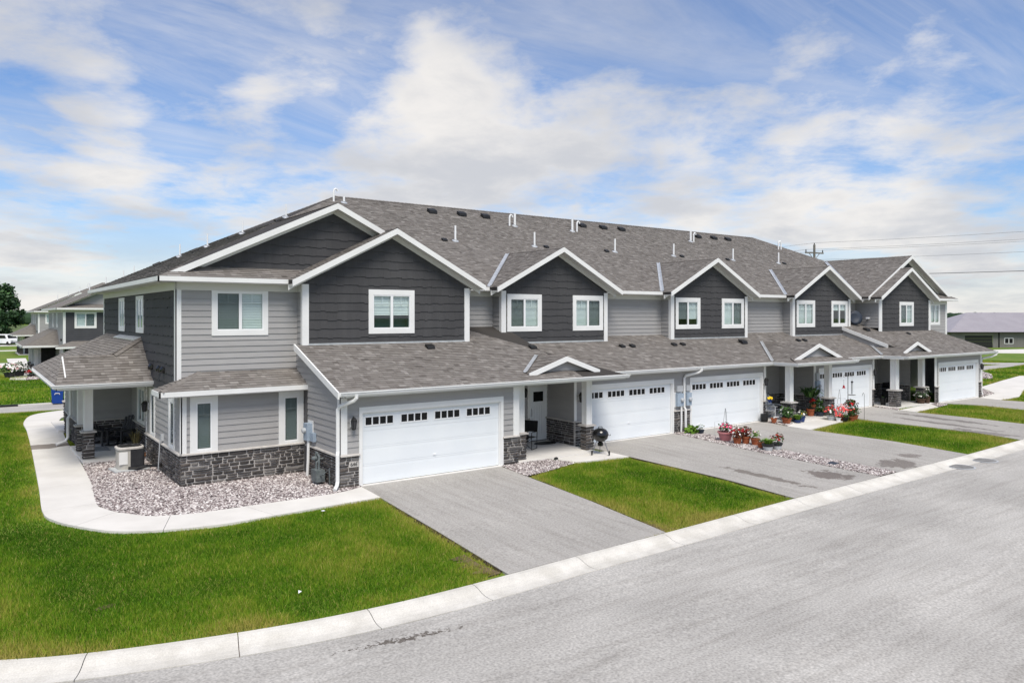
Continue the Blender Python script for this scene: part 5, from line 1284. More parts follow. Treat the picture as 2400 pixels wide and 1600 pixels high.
# ================================================================== loose objects
def leaf_ball(mb, c, r, n, ls, up=.3):
    for _ in range(n):
        d = Vector((random.gauss(0, 1), random.gauss(0, 1), random.gauss(0, 1)+up)).normalized(); k = random.random()**.45
        p = Vector(c)+Vector((d.x*r[0], d.y*r[1], d.z*r[2]))*k; s = ls*random.uniform(.6, 1.4)
        a = Vector((random.gauss(0, 1), random.gauss(0, 1), random.gauss(0, .6))).normalized(); b = d.cross(a)
        if b.length < .05: continue
        b.normalize(); q_ = a*s; w_ = b*s*.42
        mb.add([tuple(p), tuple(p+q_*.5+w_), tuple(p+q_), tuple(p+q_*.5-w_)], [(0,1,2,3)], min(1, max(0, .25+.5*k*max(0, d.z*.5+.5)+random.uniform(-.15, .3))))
def blades(mb, c, n, h, spread, w=.012, droop=.3):
    for _ in range(n):
        a = random.uniform(0, 6.28); o = random.uniform(0, spread*.4); p = Vector((c[0]+math.cos(a)*o, c[1]+math.sin(a)*o, c[2])); hh = h*random.uniform(.6, 1.1); sp_ = spread*random.uniform(.3, 1)
        m_ = p+Vector((math.cos(a)*sp_*.5, math.sin(a)*sp_*.5, hh*.75)); e = p+Vector((math.cos(a)*sp_, math.sin(a)*sp_, hh*(1-droop*random.random()))); s = Vector((-math.sin(a), math.cos(a), 0))*w
        mb.add([tuple(p-s), tuple(p+s), tuple(m_+s), tuple(m_-s)], [(0,1,2,3)], random.uniform(.2, .8)); mb.add([tuple(m_-s), tuple(m_+s), tuple(e)], [(0,1,2)], random.uniform(.4, 1))
def flowers(mb, c, r, n, s):
    for _ in range(n):
        d = Vector((random.gauss(0, 1), random.gauss(0, 1), abs(random.gauss(.5, .8)))).normalized(); p = Vector(c)+Vector((d.x*r[0], d.y*r[1], d.z*r[2]))*random.uniform(.75, 1.12)
        nrm = (d+Vector((0, -.4, .5))).normalized(); a = nrm.orthogonal().normalized(); b = nrm.cross(a); ss = s*random.uniform(.7, 1.3)
        for k in range(5):
            an = k*1.2566; u = a*math.cos(an)+b*math.sin(an); w = nrm.cross(u)*.42
            mb.add([tuple(p), tuple(p+u*ss*.6+w*ss+nrm*ss*.15), tuple(p+u*ss+nrm*ss*.05), tuple(p+u*ss*.6-w*ss+nrm*ss*.15)], [(0,1,2,3)])
def pot(loc, r, h, pm, label, leaf='leaf_green', lr=None, fl=(), kind='ball', nleaf=150, ls=.05, band_m=None, oval=1.0, taper=.72, extra=None, name='flower_pot', group=None):
    """planter with rim, soil, foliage and flowers"""
    o = thing(name, label, 'flower pot', (loc[0], loc[1], loc[2] if len(loc) > 2 else h1(loc[0], loc[1])+.012), random.uniform(0, 6.28) if oval == 1 else 0, group)
    q = MB(); q.lathe([(r*taper*.96, 0), (r*taper, .01), (r*.95, h*.84), (r*1.06, h*.85), (r*1.06, h), (r*.95, h), (r*.90, h*.86)], (0, 0, 0), 20, sy=oval); q.build('pot', pm, o, smooth=False)
    if band_m: q = MB(); q.lathe([(r*(taper+.16), h*.60), (r*1.00, h*.75), (r*1.07, h*.84), (r*1.075, h*1.01), (r*.98, h*1.01)], (0, 0, 0), 20, sy=oval); q.build('pot_rim', band_m, o)
    s = MB(); s.lathe([(r*.93, h*.88), (r*.5, h*.90)], (0, 0, 0), 16, sy=oval); s.build('soil', 'soil', o)
    lr = lr or (r*1.25, r*1.25*oval, r*1.0); f = MB()
    if kind == 'ball': leaf_ball(f, (0, 0, h+lr[2]*.55), lr, nleaf, ls)
    elif kind == 'blades': blades(f, (0, 0, h*.9), nleaf, lr[2], lr[0])
    f.build('foliage', leaf, o, kind='stuff')
    for (pm_, n, s_) in fl:
        f = MB(); flowers(f, (0, 0, h+lr[2]*.5), lr, n, s_); f.build('flowers', 'petal_'+pm_, o, kind='stuff')
    return o
GP = 'potted plants around the porches and drives'
pot((15.66, -1.07), .30, .36, 'pink_pot', 'big pink pot with pink flowers and a thin cone trellis', fl=[('pink', 22, .055), ('blush', 6, .04)], lr=(.28, .26, .24), nleaf=170, ls=.07, group=GP, taper=.66)
q = MB()
for k in range(3):
    a = k*2.09+.4; q.tube([(.13*math.cos(a), .13*math.sin(a), 0), (.012*math.cos(a), .012*math.sin(a), .95)], .006, 5)
tag(q.build('cone_trellis', 'rail_grey', loc=(15.66, -1.07, .30)), 'thin cone trellis of dark rods standing in the big pink pot', 'trellis')
pot((15.50, -1.75), .17, .24, 'terracotta', 'terracotta pot overflowing with dark red leaves and white flowers, next to the pink pot', leaf='leaf_red', lr=(.30, .28, .30), nleaf=260, ls=.08, fl=[('white', 26, .035), ('crimson', 16, .05)], group=GP)
pot((15.80, -1.92), .17, .28, 'terracotta', 'tall terracotta pot of red coleus with white flowers at its edge', leaf='leaf_red', lr=(.24, .24, .26), nleaf=200, ls=.08, fl=[('crimson', 18, .05), ('white', 10, .035)], group=GP)
pot((15.86, -2.30), .17, .26, 'terracotta', 'terracotta pot with pale grey-green trailing leaves among the pots on the gravel strip', leaf='leaf_lime', lr=(.20, .20, .20), nleaf=110, ls=.06, fl=[('white', 8, .03), ('blush', 3, .05)], group=GP)
pot((15.52, -2.80), .13, .22, 'terracotta', 'small terracotta pot with a few low green leaves, beside the pale grey pots', lr=(.12, .12, .08), nleaf=50, ls=.05, group=GP)
pot((15.36, -3.22), .21, .25, 'pale_pot', 'pale grey pot with dark rim full of feathery green leaves', leaf='leaf_lime', lr=(.27, .27, .22), kind='blades', nleaf=230, band_m='dark_pot', group=GP)
pot((15.80, -3.30), .19, .25, 'pale_pot', 'pale grey pot with dark rim holding dark red flowers', leaf='leaf_green', lr=(.24, .24, .24), nleaf=140, ls=.06, band_m='dark_pot', fl=[('crimson', 26, .045), ('red', 10, .045)], group=GP)
pot((16.10, .52), .14, .17, 'slate_pot', 'low slate blue pot with sparse white flowers by the garage post', lr=(.16, .16, .18), nleaf=50, fl=[('white', 10, .025)], group=GP)
pl = thing('hosta_plant', 'lime green leafy hosta growing in gravel below the white downspout', 'plant', (15.80, .72, .0)); q = MB(); leaf_ball(q, (0, 0, .15), (.24, .22, .2), 130, .14); q.build('foliage', 'leaf_lime', pl)
q = MB(); q.tube([(0, 0, 0), (0, 0, .62), (.30, 0, .62)], .006, 5); tag(q.build('garden_flag_stand', 'metal', loc=(15.98, -.28, h1(16, -.28))), 'thin empty wire flag stand in the gravel strip beside the pink pot', 'flag stand')
q = MB(); q.box(-.20, -.14, 0, .20, .14, .03); tag(q.build('utility_cover', 'slate_pot', loc=(15.25, -5.85, h1(15.25, -5.85)+.012), rz=.2), 'flat dark utility cover set in the gravel strip between the drives', 'utility cover')

def chair_adirondack(loc, rz, m, label, rocker=False, sc=1.0, group=None):
    o = thing('adirondack_chair', label, 'chair', loc, rz, group); o.scale = (sc, sc, sc)
    for k in range(5):   # back slats, fan shaped
        x = (k-2)*.105; q = MB(); hh = .95+.10*math.cos((k-2)*.6); v = [(x-.046, .26, .30), (x+.046, .26, .30), (x*1.18+.046, .26+.38*(hh-.3)/.75, hh), (x*1.18-.046, .26+.38*(hh-.3)/.75, hh)]
        q.prism(v, (0, .02, .008)); q.build('back_slat', m, o)
    for k in range(5): q = MB(); y = -.28+k*.115; q.prism([(-.27, y, .40-.024*k), (.27, y, .40-.024*k), (.27, y+.10, .376-.024*k), (-.27, y+.10, .376-.024*k)], (0, 0, .02)); q.build('seat_slat', m, o)
    for s in (-1, 1):
        q = MB(); q.box(s*.31-.07, -.38, .58, s*.31+.07, .34, .605); q.build('armrest', m, o)
        q = MB(); q.box(s*.29-.022, -.33, .05 if rocker else 0, s*.29+.022, -.24, .58); q.build('leg', m, o)
        q = MB(); q.prism([(s*.27-.02, -.30, .41), (s*.27-.02, .62, .05), (s*.27-.02, .62, -.0), (s*.27-.02, -.30, .31)], (.04, 0, 0)); q.build('leg', m, o)
        q = MB(); q.box(s*.29-.02, .26, .20, s*.29+.02, .33, .58); q.build('leg', m, o)
        if rocker: q = MB(); q.tube([(s*.29, -.45, .09), (s*.29, -.2, .03), (s*.29, .2, .02), (s*.29, .6, .08), (s*.29, .8, .15)], .025, 6); q.build('rocker', m, o)
    q = MB(); q.box(-.30, .27, .50, .30, .31, .56); q.build('back_rail', m, o)
    return o
chair_adirondack((-3.95, 11.0, .09), D2R(-48), 'rail_grey', 'dark grey slatted rocking chair on the striped rug in the side porch', True)
chair_adirondack((-4.35, 11.55, .09), D2R(20), 'rail_grey', 'dark grey slatted chair against the back wall of the side porch', False, .95)
chair_adirondack((22.15, 1.65, .03), D2R(-24), 'white_plastic', 'white slatted garden chair with tall rounded back, next to the dark post lamp', False, 1.0, 'white porch chairs')
chair_adirondack((22.85, 1.75, .03), D2R(-14), 'white_plastic', 'white slatted garden chair beside the stone porch pillar, nearer the pillar of the two', False, 1.0, 'white porch chairs')
# striped rug, mats
rug = thing('striped_rug', 'black and white striped rug on the side porch floor', 'rug', (-4.75, 10.65, .092), D2R(0))
q = MB(); q.box(-.36, -.55, 0, .36, .75, .008); q.build('rug_base', 'white_plastic', rug)
for k in range(6): q = MB(); y = -.45+k*.2; q.prism([(-.355, y, .008), (.355, y-.12, .008), (.355, y-.02, .008), (-.355, y+.10, .008)], (0, 0, .003)); q.build('stripe', 'slate_pot', rug)
q = MB(); q.box(-.22, -.38, 0, .22, .38, .015); tag(q.build('doormat', 'mat_orange', loc=(-3.68, 8.55, .09)), 'orange brown doormat at the side porch door', 'doormat')
q = MB(); q.lathe([(.5, 0), (.48, .018), (.1, .02)], (0, 0, 0), 24, sx=1, sy=.6); tag(q.build('doormat', 'black', loc=(9.35, 2.42, .03)), 'black oval doormat in front of the white front door', 'doormat')
pot((-3.66, 9.62, .09), .13, .24, 'aqua_pot', 'pale aqua pot with tall variegated leaves by the side porch door', leaf='leaf_tan', lr=(.30, .30, .55), kind='blades', nleaf=70, group=GP)
pot((-5.2, 13.9, .02), .0001+.16, .22, 'dark_pot', 'dark pot on the gravel behind the side porch pillar', lr=(.18, .18, .16), nleaf=60, group=GP)

# air conditioner
q = MB(); q.box(-.50, -.40, 0, .50, .40, .07); tag(q.build('equipment_pad', 'pale_pot', loc=(-4.38, 6.42, .0), rz=.12), 'grey plastic pad on the gravel under the air conditioner', 'pad')
ac = thing('air_conditioner', 'round-cornered pale grey air conditioner unit on the gravel bed', 'air conditioner', (-4.36, 6.5, .07), 0); ac.scale = (1.16, 1.16, 1.2)
q = MB(); n = 24
def sq(r, k=4): return [((abs(math.cos(i*2*math.pi/n))**(2/k))*math.copysign(r, math.cos(i*2*math.pi/n)), (abs(math.sin(i*2*math.pi/n))**(2/k))*math.copysign(r, math.sin(i*2*math.pi/n))) for i in range(n)]
def ring(mb, r, z0, z1):
    p = sq(r); mb.add([(x, y, z0) for x, y in p]+[(x, y, z1) for x, y in p], [(i, (i+1) % n, (i+1) % n+n, i+n) for i in range(n)]+[tuple(range(n, 2*n))])
ring(q, .325, .0, .05); ring(q, .318, .05, .52); q.build('cabinet', 'ac_grey', ac)
q = MB(); p = sq(.345); q.add([(x, y, .52) for x, y in p]+[(x, y, .56) for x, y in p]+[(x*.86, y*.86, .58) for x, y in p], [(i, (i+1) % n, (i+1) % n+n, i+n) for i in range(n)]+[(i+n, (i+1) % n+n, (i+1) % n+2*n, i+2*n) for i in range(n)]); q.build('top_rim', 'stone_cap', ac)
q = MB(); q.lathe([(.28, .571), (.26, .59), (.05, .60)], (0, 0, 0), 24); q.build('fan_grille', 'black', ac)
q = MB()
for i in range(10): q.tube([(.27*math.cos(i*.628), .27*math.sin(i*.628), .595), (.05*math.cos(i*.628), .05*math.sin(i*.628), .612)], .006, 4)
q.build('fan_guard', 'rail_grey', ac)
q = MB()
for i in range(26): z = .06+i*.0175; q.box(-.02, -.331, z, .30, -.314, z+.008)
for i in range(26): z = .06+i*.0175; q.box(.314, -.30, z, .331, .30, z+.008)
q.box(-.02, -.322, .05, .30, -.3185, .52); q.build('louvre', 'rail_grey', ac)
q = MB(); q.box(-.30, -.327, .14, -.09, -.319, .46); q.build('label_panel', 'trim', ac)
q = MB(); q.tube([(-4.45, 6.10, .12), (-4.2, 6.02, .10), (-3.95, 5.9, .16), (-3.75, 5.5, .22), (-3.64, 5.32, .26)], .045, 8); ls_ = q.build('refrigerant_line', 'black'); tag(ls_, 'black insulated pipe from the air conditioner to the stone wall', 'pipe')

# kettle grill
gr = thing('kettle_grill', 'black kettle grill with chrome legs and two wheels beside the stone porch pillar', 'grill', (9.58, -.42, h1(9.6, -.4)+.018), D2R(-30))
q = MB(); q.lathe([(.05, .44), (.15, .47), (.25, .56), (.285, .68), (.285, .70)], (0, 0, 0), 24); q.build('bowl', 'black_gloss', gr, smooth=True)
q = MB(); q.lathe([(.292, .70), (.292, .715), (.27, .80), (.20, .88), (.10, .92), (.02, .925)], (0, 0, 0), 24); q.build('lid', 'black_gloss', gr, smooth=True)
q = MB(); q.tube([(-.07, 0, .91), (-.06, 0, .975), (.06, 0, .975), (.07, 0, .91)], .014, 6); q.build('lid_handle', 'black', gr)
for a in (D2R(200), D2R(-40), D2R(80)):
    q = MB(); q.tube([(.15*math.cos(a), .15*math.sin(a), .50), (.34*math.cos(a), .34*math.sin(a), .03)], .014, 6); q.build('leg', 'chrome', gr)
for a in (D2R(200), D2R(-40)):
    q = MB(); q.lathe([(.075, -.02), (.08, 0), (.075, .02)], (0, 0, 0), 14); o = q.build('wheel', 'rubber', gr, (.35*math.cos(a), .35*math.sin(a), .08)); o.rotation_euler = (math.pi/2, 0, D2R(70))
q = MB(); q.lathe([(.09, .30), (.10, .32), (.10, .42), (.05, .44)], (0, 0, 0), 14); q.build('ash_catcher', 'black_gloss', gr)
q = MB(); q.tube([(.28, 0, .66), (.36, 0, .66), (.36, .0, .70)], .012, 6); q.build('bowl_handle', 'black', gr)
# folding camp chair
cc = thing('camp_chair', 'black folding camp chair beside the white front door', 'chair', (8.05, 1.85, .03), D2R(-62))
for s in (-1, 1):
    q = MB(); q.tube([(s*.28, -.22, .02), (s*.28, -.22, .62), (s*.28, -.16, .64), (s*.28, .26, .62)], .013, 6); q.build('arm_frame', 'black', cc)
    q = MB(); q.tube([(s*.28, .24, .02), (s*.28, .26, .62), (s*.27, .34, .98)], .013, 6); q.build('leg', 'black', cc)
    q = MB(); q.tube([(s*.28, -.22, .02), (s*.28, .24, .02)], .013, 6); q.build('foot_rail', 'black', cc)
    q = MB(); q.tube([(s*.26, -.2, .04), (-s*.26, -.2, .42)], .011, 6); q.build('cross_brace', 'black', cc)
q = MB(); q.prism([(-.27, -.24, .44), (.27, -.24, .44), (.27, .26, .42), (-.27, .26, .42)], (0, 0, .015)); q.build('seat', 'black', cc)
q = MB(); q.prism([(-.27, .28, .60), (.27, .28, .60), (.27, .35, 1.0), (-.27, .35, 1.0)], (0, .015, 0)); q.build('backrest', 'black', cc)
q = MB(); q.lathe([(.09, 0), (.07, .05), (.02, .07)], (0, 0, 0), 10, sx=1, sy=.7); tag(q.build('path_light', 'black', loc=(7.72, -.22, h1(7.7, -.2)+.02)), 'small black spotlight at the edge of the porch slab and gravel', 'garden light')

# porch two: pots and garden ornaments
pot((21.28, .62), .14, .22, 'terracotta', 'small empty-looking terracotta pot on gravel beside the white bench leg', lr=(.06, .06, .04), nleaf=12, group=GP)
pot((21.62, .20), .22, .26, 'terracotta', 'wide terracotta pot of dark green leaves and one white flower against the stone pillar', lr=(.34, .32, .34), nleaf=260, ls=.10, fl=[('white', 6, .04)], group=GP)
pot((22.22, .03, .02), .19, .13, 'blue_pot', 'low dark blue bowl with bright lime foliage beside the entry walk', leaf='leaf_lime', lr=(.24, .24, .26), kind='blades', nleaf=260, group=GP)
pot((22.62, .08, .02), .17, .25, 'blue_pot', 'dark blue pot of white and yellow flowers beside the entry walk', lr=(.22, .22, .20), nleaf=110, fl=[('white', 12, .05), ('yellow', 5, .04)], group=GP)
pot((22.75, .85, .03), .20, .30, 'dark_pot', 'dark pot with a tall dense green bush behind the porch pillar', lr=(.30, .30, .48), nleaf=300, ls=.10, group=GP)
pot((24.72, .95, .03), .19, .34, 'terracotta', 'terracotta pot with a tall dark tropical plant in front of the porch', lr=(.2, .2, .2), nleaf=30, group=GP)
tp = thing('tropical_plant', 'tall dark palm-like plant with long drooping leaves rising from a terracotta pot', 'plant', (24.72, .95, .33)); q = MB(); q.tube([(0, 0, 0), (.02, 0, .4), (0, .02, .8)], .018, 6); q.build('stem', 'bark', tp)
q = MB(); random.seed(11); blades(q, (0, 0, .62), 46, .55, .62, .045, .75); q.build('leaves', 'leaf_green', tp)
pot((25.0, .62, .02), .20, .22, 'slate_pot', 'dark blue pot with low spreading green leaves under the red flowers', lr=(.28, .28, .20), nleaf=140, ls=.08, group=GP)
pot((24.95, .95, .42), .14, .16, 'terracotta', 'terracotta pot of scarlet flowers raised on a dark stand near the pillar', lr=(.20, .20, .18), nleaf=60, fl=[('red', 26, .05)], group=GP)
q = MB(); q.box(-.16, -.16, .30, .16, .16, .38); [q.box(sx*.14-.015, sy*.14-.015, 0, sx*.14+.015, sy*.14+.015, .30) for sx in (-1, 1) for sy in (-1, 1)]; tag(q.build('plant_stand', 'rail_grey', loc=(24.95, .95, .03)), 'low dark plant stand under the raised scarlet flower pot', 'plant stand')
pot((25.25, .75, .02), .16, .30, 'dark_pot', 'dark pot with a big green bush against the second porch pillar', lr=(.34, .30, .42), nleaf=300, ls=.10, group=GP)
pot((24.42, -.32), .22, .20, 'pale_pot', 'white bowl of coral and white flowers at the corner of the walk', lr=(.34, .32, .34), nleaf=170, fl=[('coral', 46, .05), ('white', 8, .045)], group=GP)
pot((24.40, -.68), .12, .16, 'white_plastic', 'small white pot of coral flowers between the bowls by the lawn', lr=(.18, .18, .16), nleaf=60, fl=[('coral', 18, .045)], group=GP)
pot((24.75, -.60), .15, .22, 'terracotta', 'terracotta pot of coral flowers with cream edged leaves in the middle of the flower cluster', leaf='leaf_tan', lr=(.30, .28, .34), nleaf=150, fl=[('coral', 40, .055), ('blush', 10, .05)], group=GP)
pot((24.62, -.90), .13, .16, 'black', 'small black pot with dark trailing leaves at the lawn edge', lr=(.16, .16, .12), nleaf=60, group=GP)
pot((25.15, -.55), .15, .20, 'dark_pot', 'dark pot of white and pink flowers behind the pole with the bird feeders', lr=(.28, .26, .34), nleaf=140, fl=[('white', 18, .05), ('coral', 22, .05)], group=GP)
pot((25.0, -1.0), .14, .19, 'terracotta', 'terracotta pot of green leaves and coral flowers touching the lawn', lr=(.26, .24, .28), nleaf=150, fl=[('coral', 12, .05)], group=GP)
pot((25.52, -.84), .17, .22, 'terracotta', 'terracotta pot with leafy green plant at the drive side end of the cluster', lr=(.26, .26, .30), nleaf=190, ls=.08, group=GP)
pot((25.62, -.62), .17, .50, 'dark_pot', 'tall dark pot of deep red lilies next to the crook stand', lr=(.30, .28, .30), nleaf=170, ls=.09, fl=[('crimson', 18, .06), ('red', 12, .055)], group=GP)
fp = thing('feeder_pole', 'tall dark double-armed pole with hanging bird feeders in front of the garage door', 'bird feeder pole', (25.22, -.68, h1(25.2, -.7)))
q = MB(); q.tube([(0, 0, 0), (0, 0, 2.22)], .016, 6); q.build('pole', 'black', fp)
for s in (-1, 1): q = MB(); q.tube([(0, 0, 2.05), (s*.15, 0, 2.16), (s*.34, 0, 2.12), (s*.36, 0, 2.02)], .010, 6); q.build('arm', 'black', fp)
bf = thing('bird_feeder', 'small red and black hanging bird feeder on the dark pole', 'bird feeder', (24.86, -.68, 1.50)); q = MB(); q.lathe([(.08, .0), (.05, .04), (.04, .10), (.02, .14)], (0, 0, 0), 10); q.build('body', 'petal_crimson', bf); q = MB(); q.tube([(0, 0, .13), (0, 0, .40)], .005, 5); q.build('hanger', 'black', bf)
bf = thing('bird_feeder', 'clear tube bird feeder with round tray on the dark pole', 'bird feeder', (25.58, -.68, 1.12)); q = MB(); q.lathe([(.04, .06), (.04, .62)], (0, 0, 0), 10); q.build('tube', 'meter_pale', bf); q = MB(); q.lathe([(.16, 0), (.17, .03), (.03, .04)], (0, 0, 0), 14); q.build('tray', 'metal', bf); q = MB(); q.lathe([(.055, .60), (.05, .66), (.02, .68)], (0, 0, 0), 10); q.tube([(0, 0, .66), (0, 0, .80)], .005, 5); q.build('cap', 'rail_grey', bf)
def hook(loc, h, label, rz=0.0):
    o = thing('shepherd_hook', label, 'garden hook', (loc[0], loc[1], h1(*loc[:2])), rz); q = MB(); q.tube([(0, 0, 0), (0, 0, h-.12), (.02, 0, h-.05), (.08, 0, h), (.15, 0, h-.04), (.18, 0, h-.13)], .009, 6); q.build('rod', 'black', o); return o
hook((25.95, -1.08), 1.28, 'thin dark garden hook at the lawn corner with a small hanging ornament', math.pi)
hook((21.30, 1.0), 1.35, 'thin dark garden hook holding a blue basket by the garage stone', 0)
hb = thing('hanging_basket', 'small blue hanging basket of yellow pansies by the stone pier', 'basket', (21.50, .98, .90)); q = MB(); q.lathe([(.07, 0), (.12, .14), (.10, .14)], (0, 0, 0), 14); q.build('basket', 'blue_pot', hb); q = MB(); flowers(q, (0, 0, .18), (.12, .12, .08), 22, .05); q.build('flowers', 'petal_yellow', hb); q = MB(); leaf_ball(q, (0, 0, .16), (.11, .11, .07), 40, .04); q.build('foliage', 'leaf_green', hb)
q = MB()
for k in range(3): a = k*2.09; q.tube([(.16*math.cos(a), .16*math.sin(a), 0), (.01*math.cos(a), .01*math.sin(a), 1.05)], .007, 5)
for z in (.35, .65): q.tube([(.11*(1-z), .11*(1-z), z), (-.14*(1-z), .02, z), (.05*(1-z), -.14*(1-z), z)], .006, 5)
tag(q.build('obelisk_trellis', 'pole_wood', loc=(24.95, -.42, .35)), 'wooden obelisk trellis rising from the coral flower pots', 'trellis')
q = MB(); q.box(-.40, -.02, .26, .40, .02, .30); q.box(-.40, -.02, 0, -.36, .02, .26); q.box(.36, -.02, 0, .40, .02, .26); tag(q.build('low_bench_frame', 'white_plastic', loc=(21.62, .48, 0), rz=-.35), 'low white bench frame behind the terracotta pots', 'bench')
q = MB(); q.lathe([(.14, 0), (.18, .12), (.17, .36), (.12, .38)], (0, 0, 0), 10); tag(q.build('hose_pot', 'black', loc=(21.25, 1.12, .0)), 'black lantern-like pot against the stone pier by the garage door', 'pot')
# porch three
gg = thing('gas_grill', 'black gas grill on the far porch behind the pillar', 'grill', (33.5, 1.55, .03), 0)
q = MB(); q.box(-.35, -.28, .05, .35, .28, .80); q.build('cabinet', 'black', gg); q = MB(); q.prism([(-.42, -.28, .80), (-.42, .28, .80), (-.42, .22, 1.12), (-.42, -.10, 1.16), (-.42, -.28, 1.0)], (.84, 0, 0)); q.build('hood', 'black_gloss', gg)
for s in (-1, 1): q = MB(); q.box(s*.62-.22, -.25, .80, s*.62+.22, .25, .84); q.build('side_shelf', 'rail_grey', gg)
q = MB(); q.tube([(-.25, -.34, .95), (.25, -.34, .95)], .012, 6); q.build('handle', 'metal', gg)
pc = thing('porch_chair', 'dark metal armchair in the shade of the far porch', 'chair', (32.0, 2.3, .03), D2R(-30))
q = MB(); q.box(-.28, -.28, .38, .28, .28, .43); q.build('seat', 'black', pc); q = MB(); q.prism([(-.28, .26, .43), (.28, .26, .43), (.27, .36, .95), (-.27, .36, .95)], (0, .03, 0)); q.build('backrest', 'black', pc)
for sx in (-1, 1):
    for sy in (-1, 1): q = MB(); q.tube([(sx*.26, sy*.26, 0), (sx*.26, sy*.26, .60 if sy < 0 else .43)], .014, 6); q.build('leg', 'black', pc)
    q = MB(); q.tube([(sx*.26, -.27, .60), (sx*.26, .28, .62)], .018, 6); q.build('armrest', 'black', pc)
pot((34.45, .32, .03), .24, .28, 'wood_pot', 'brown barrel planter with white flowers and trailing leaves on the far porch', lr=(.36, .30, .24), nleaf=150, ls=.07, fl=[('white', 26, .055)], group=GP)
pot((34.80, .15, .03), .16, .36, 'wood_pot', 'tall brown pot with thin twigs and a white flower on the far porch', lr=(.20, .20, .40), nleaf=70, fl=[('white', 6, .06)], group=GP)
pot((31.95, 1.15, .03), .17, .42, 'black', 'square-looking black planter by the stone pier of the far porch', lr=(.1, .1, .05), nleaf=12, group=GP)
# satellite dish on the roof
sd_ = thing('satellite_dish', 'dark oval satellite dish with white arm standing on the far porch roof', 'satellite dish', (34.5, 4.1, ZP1(4.1)))
q = MB(); q.lathe([(.02, -.05), (.25, -.02), (.42, .06), (.43, .07), (.24, -.005), (.02, -.035)], (0, 0, 0), 22); o = q.build('reflector', 'slate_pot', sd_, (-.35, -.1, .42), smooth=True); o.rotation_euler = (D2R(76), 0, D2R(-35))
q = MB(); q.tube([(0, 0, -.02), (0, .05, .18), (-.3, -.02, .40)], .025, 6); q.build('mast', 'rail_grey', sd_); q = MB(); q.tube([(-.25, -.15, .15), (.25, -.45, .20), (.38, -.5, .36)], .018, 6); q.build('arm', 'rail_grey', sd_); q = MB(); q.box(.22, -.58, .36, .60, -.46, .46); q.build('receiver', 'white_plastic', sd_)
# manhole covers in the gutter
for (x, y, w_) in ((19.0, -8.32, 'nearer the gravel strip'), (20.9, -8.28, 'nearer the lawn corner')):
    mc = thing('manhole_cover', 'round iron manhole cover in the concrete gutter, %s' % w_, 'manhole cover', (x, y, -.272), 0, 'manhole covers in the gutter')
    q = MB(); q.lathe([(.44, 0), (.44, .012), (.40, .012)], (0, 0, 0), 24); q.build('frame_ring', 'meter_pale', mc); q = MB(); q.lathe([(.385, .0), (.38, .016), (.02, .017)], (0, 0, 0), 24); q.build('lid', 'iron', mc)
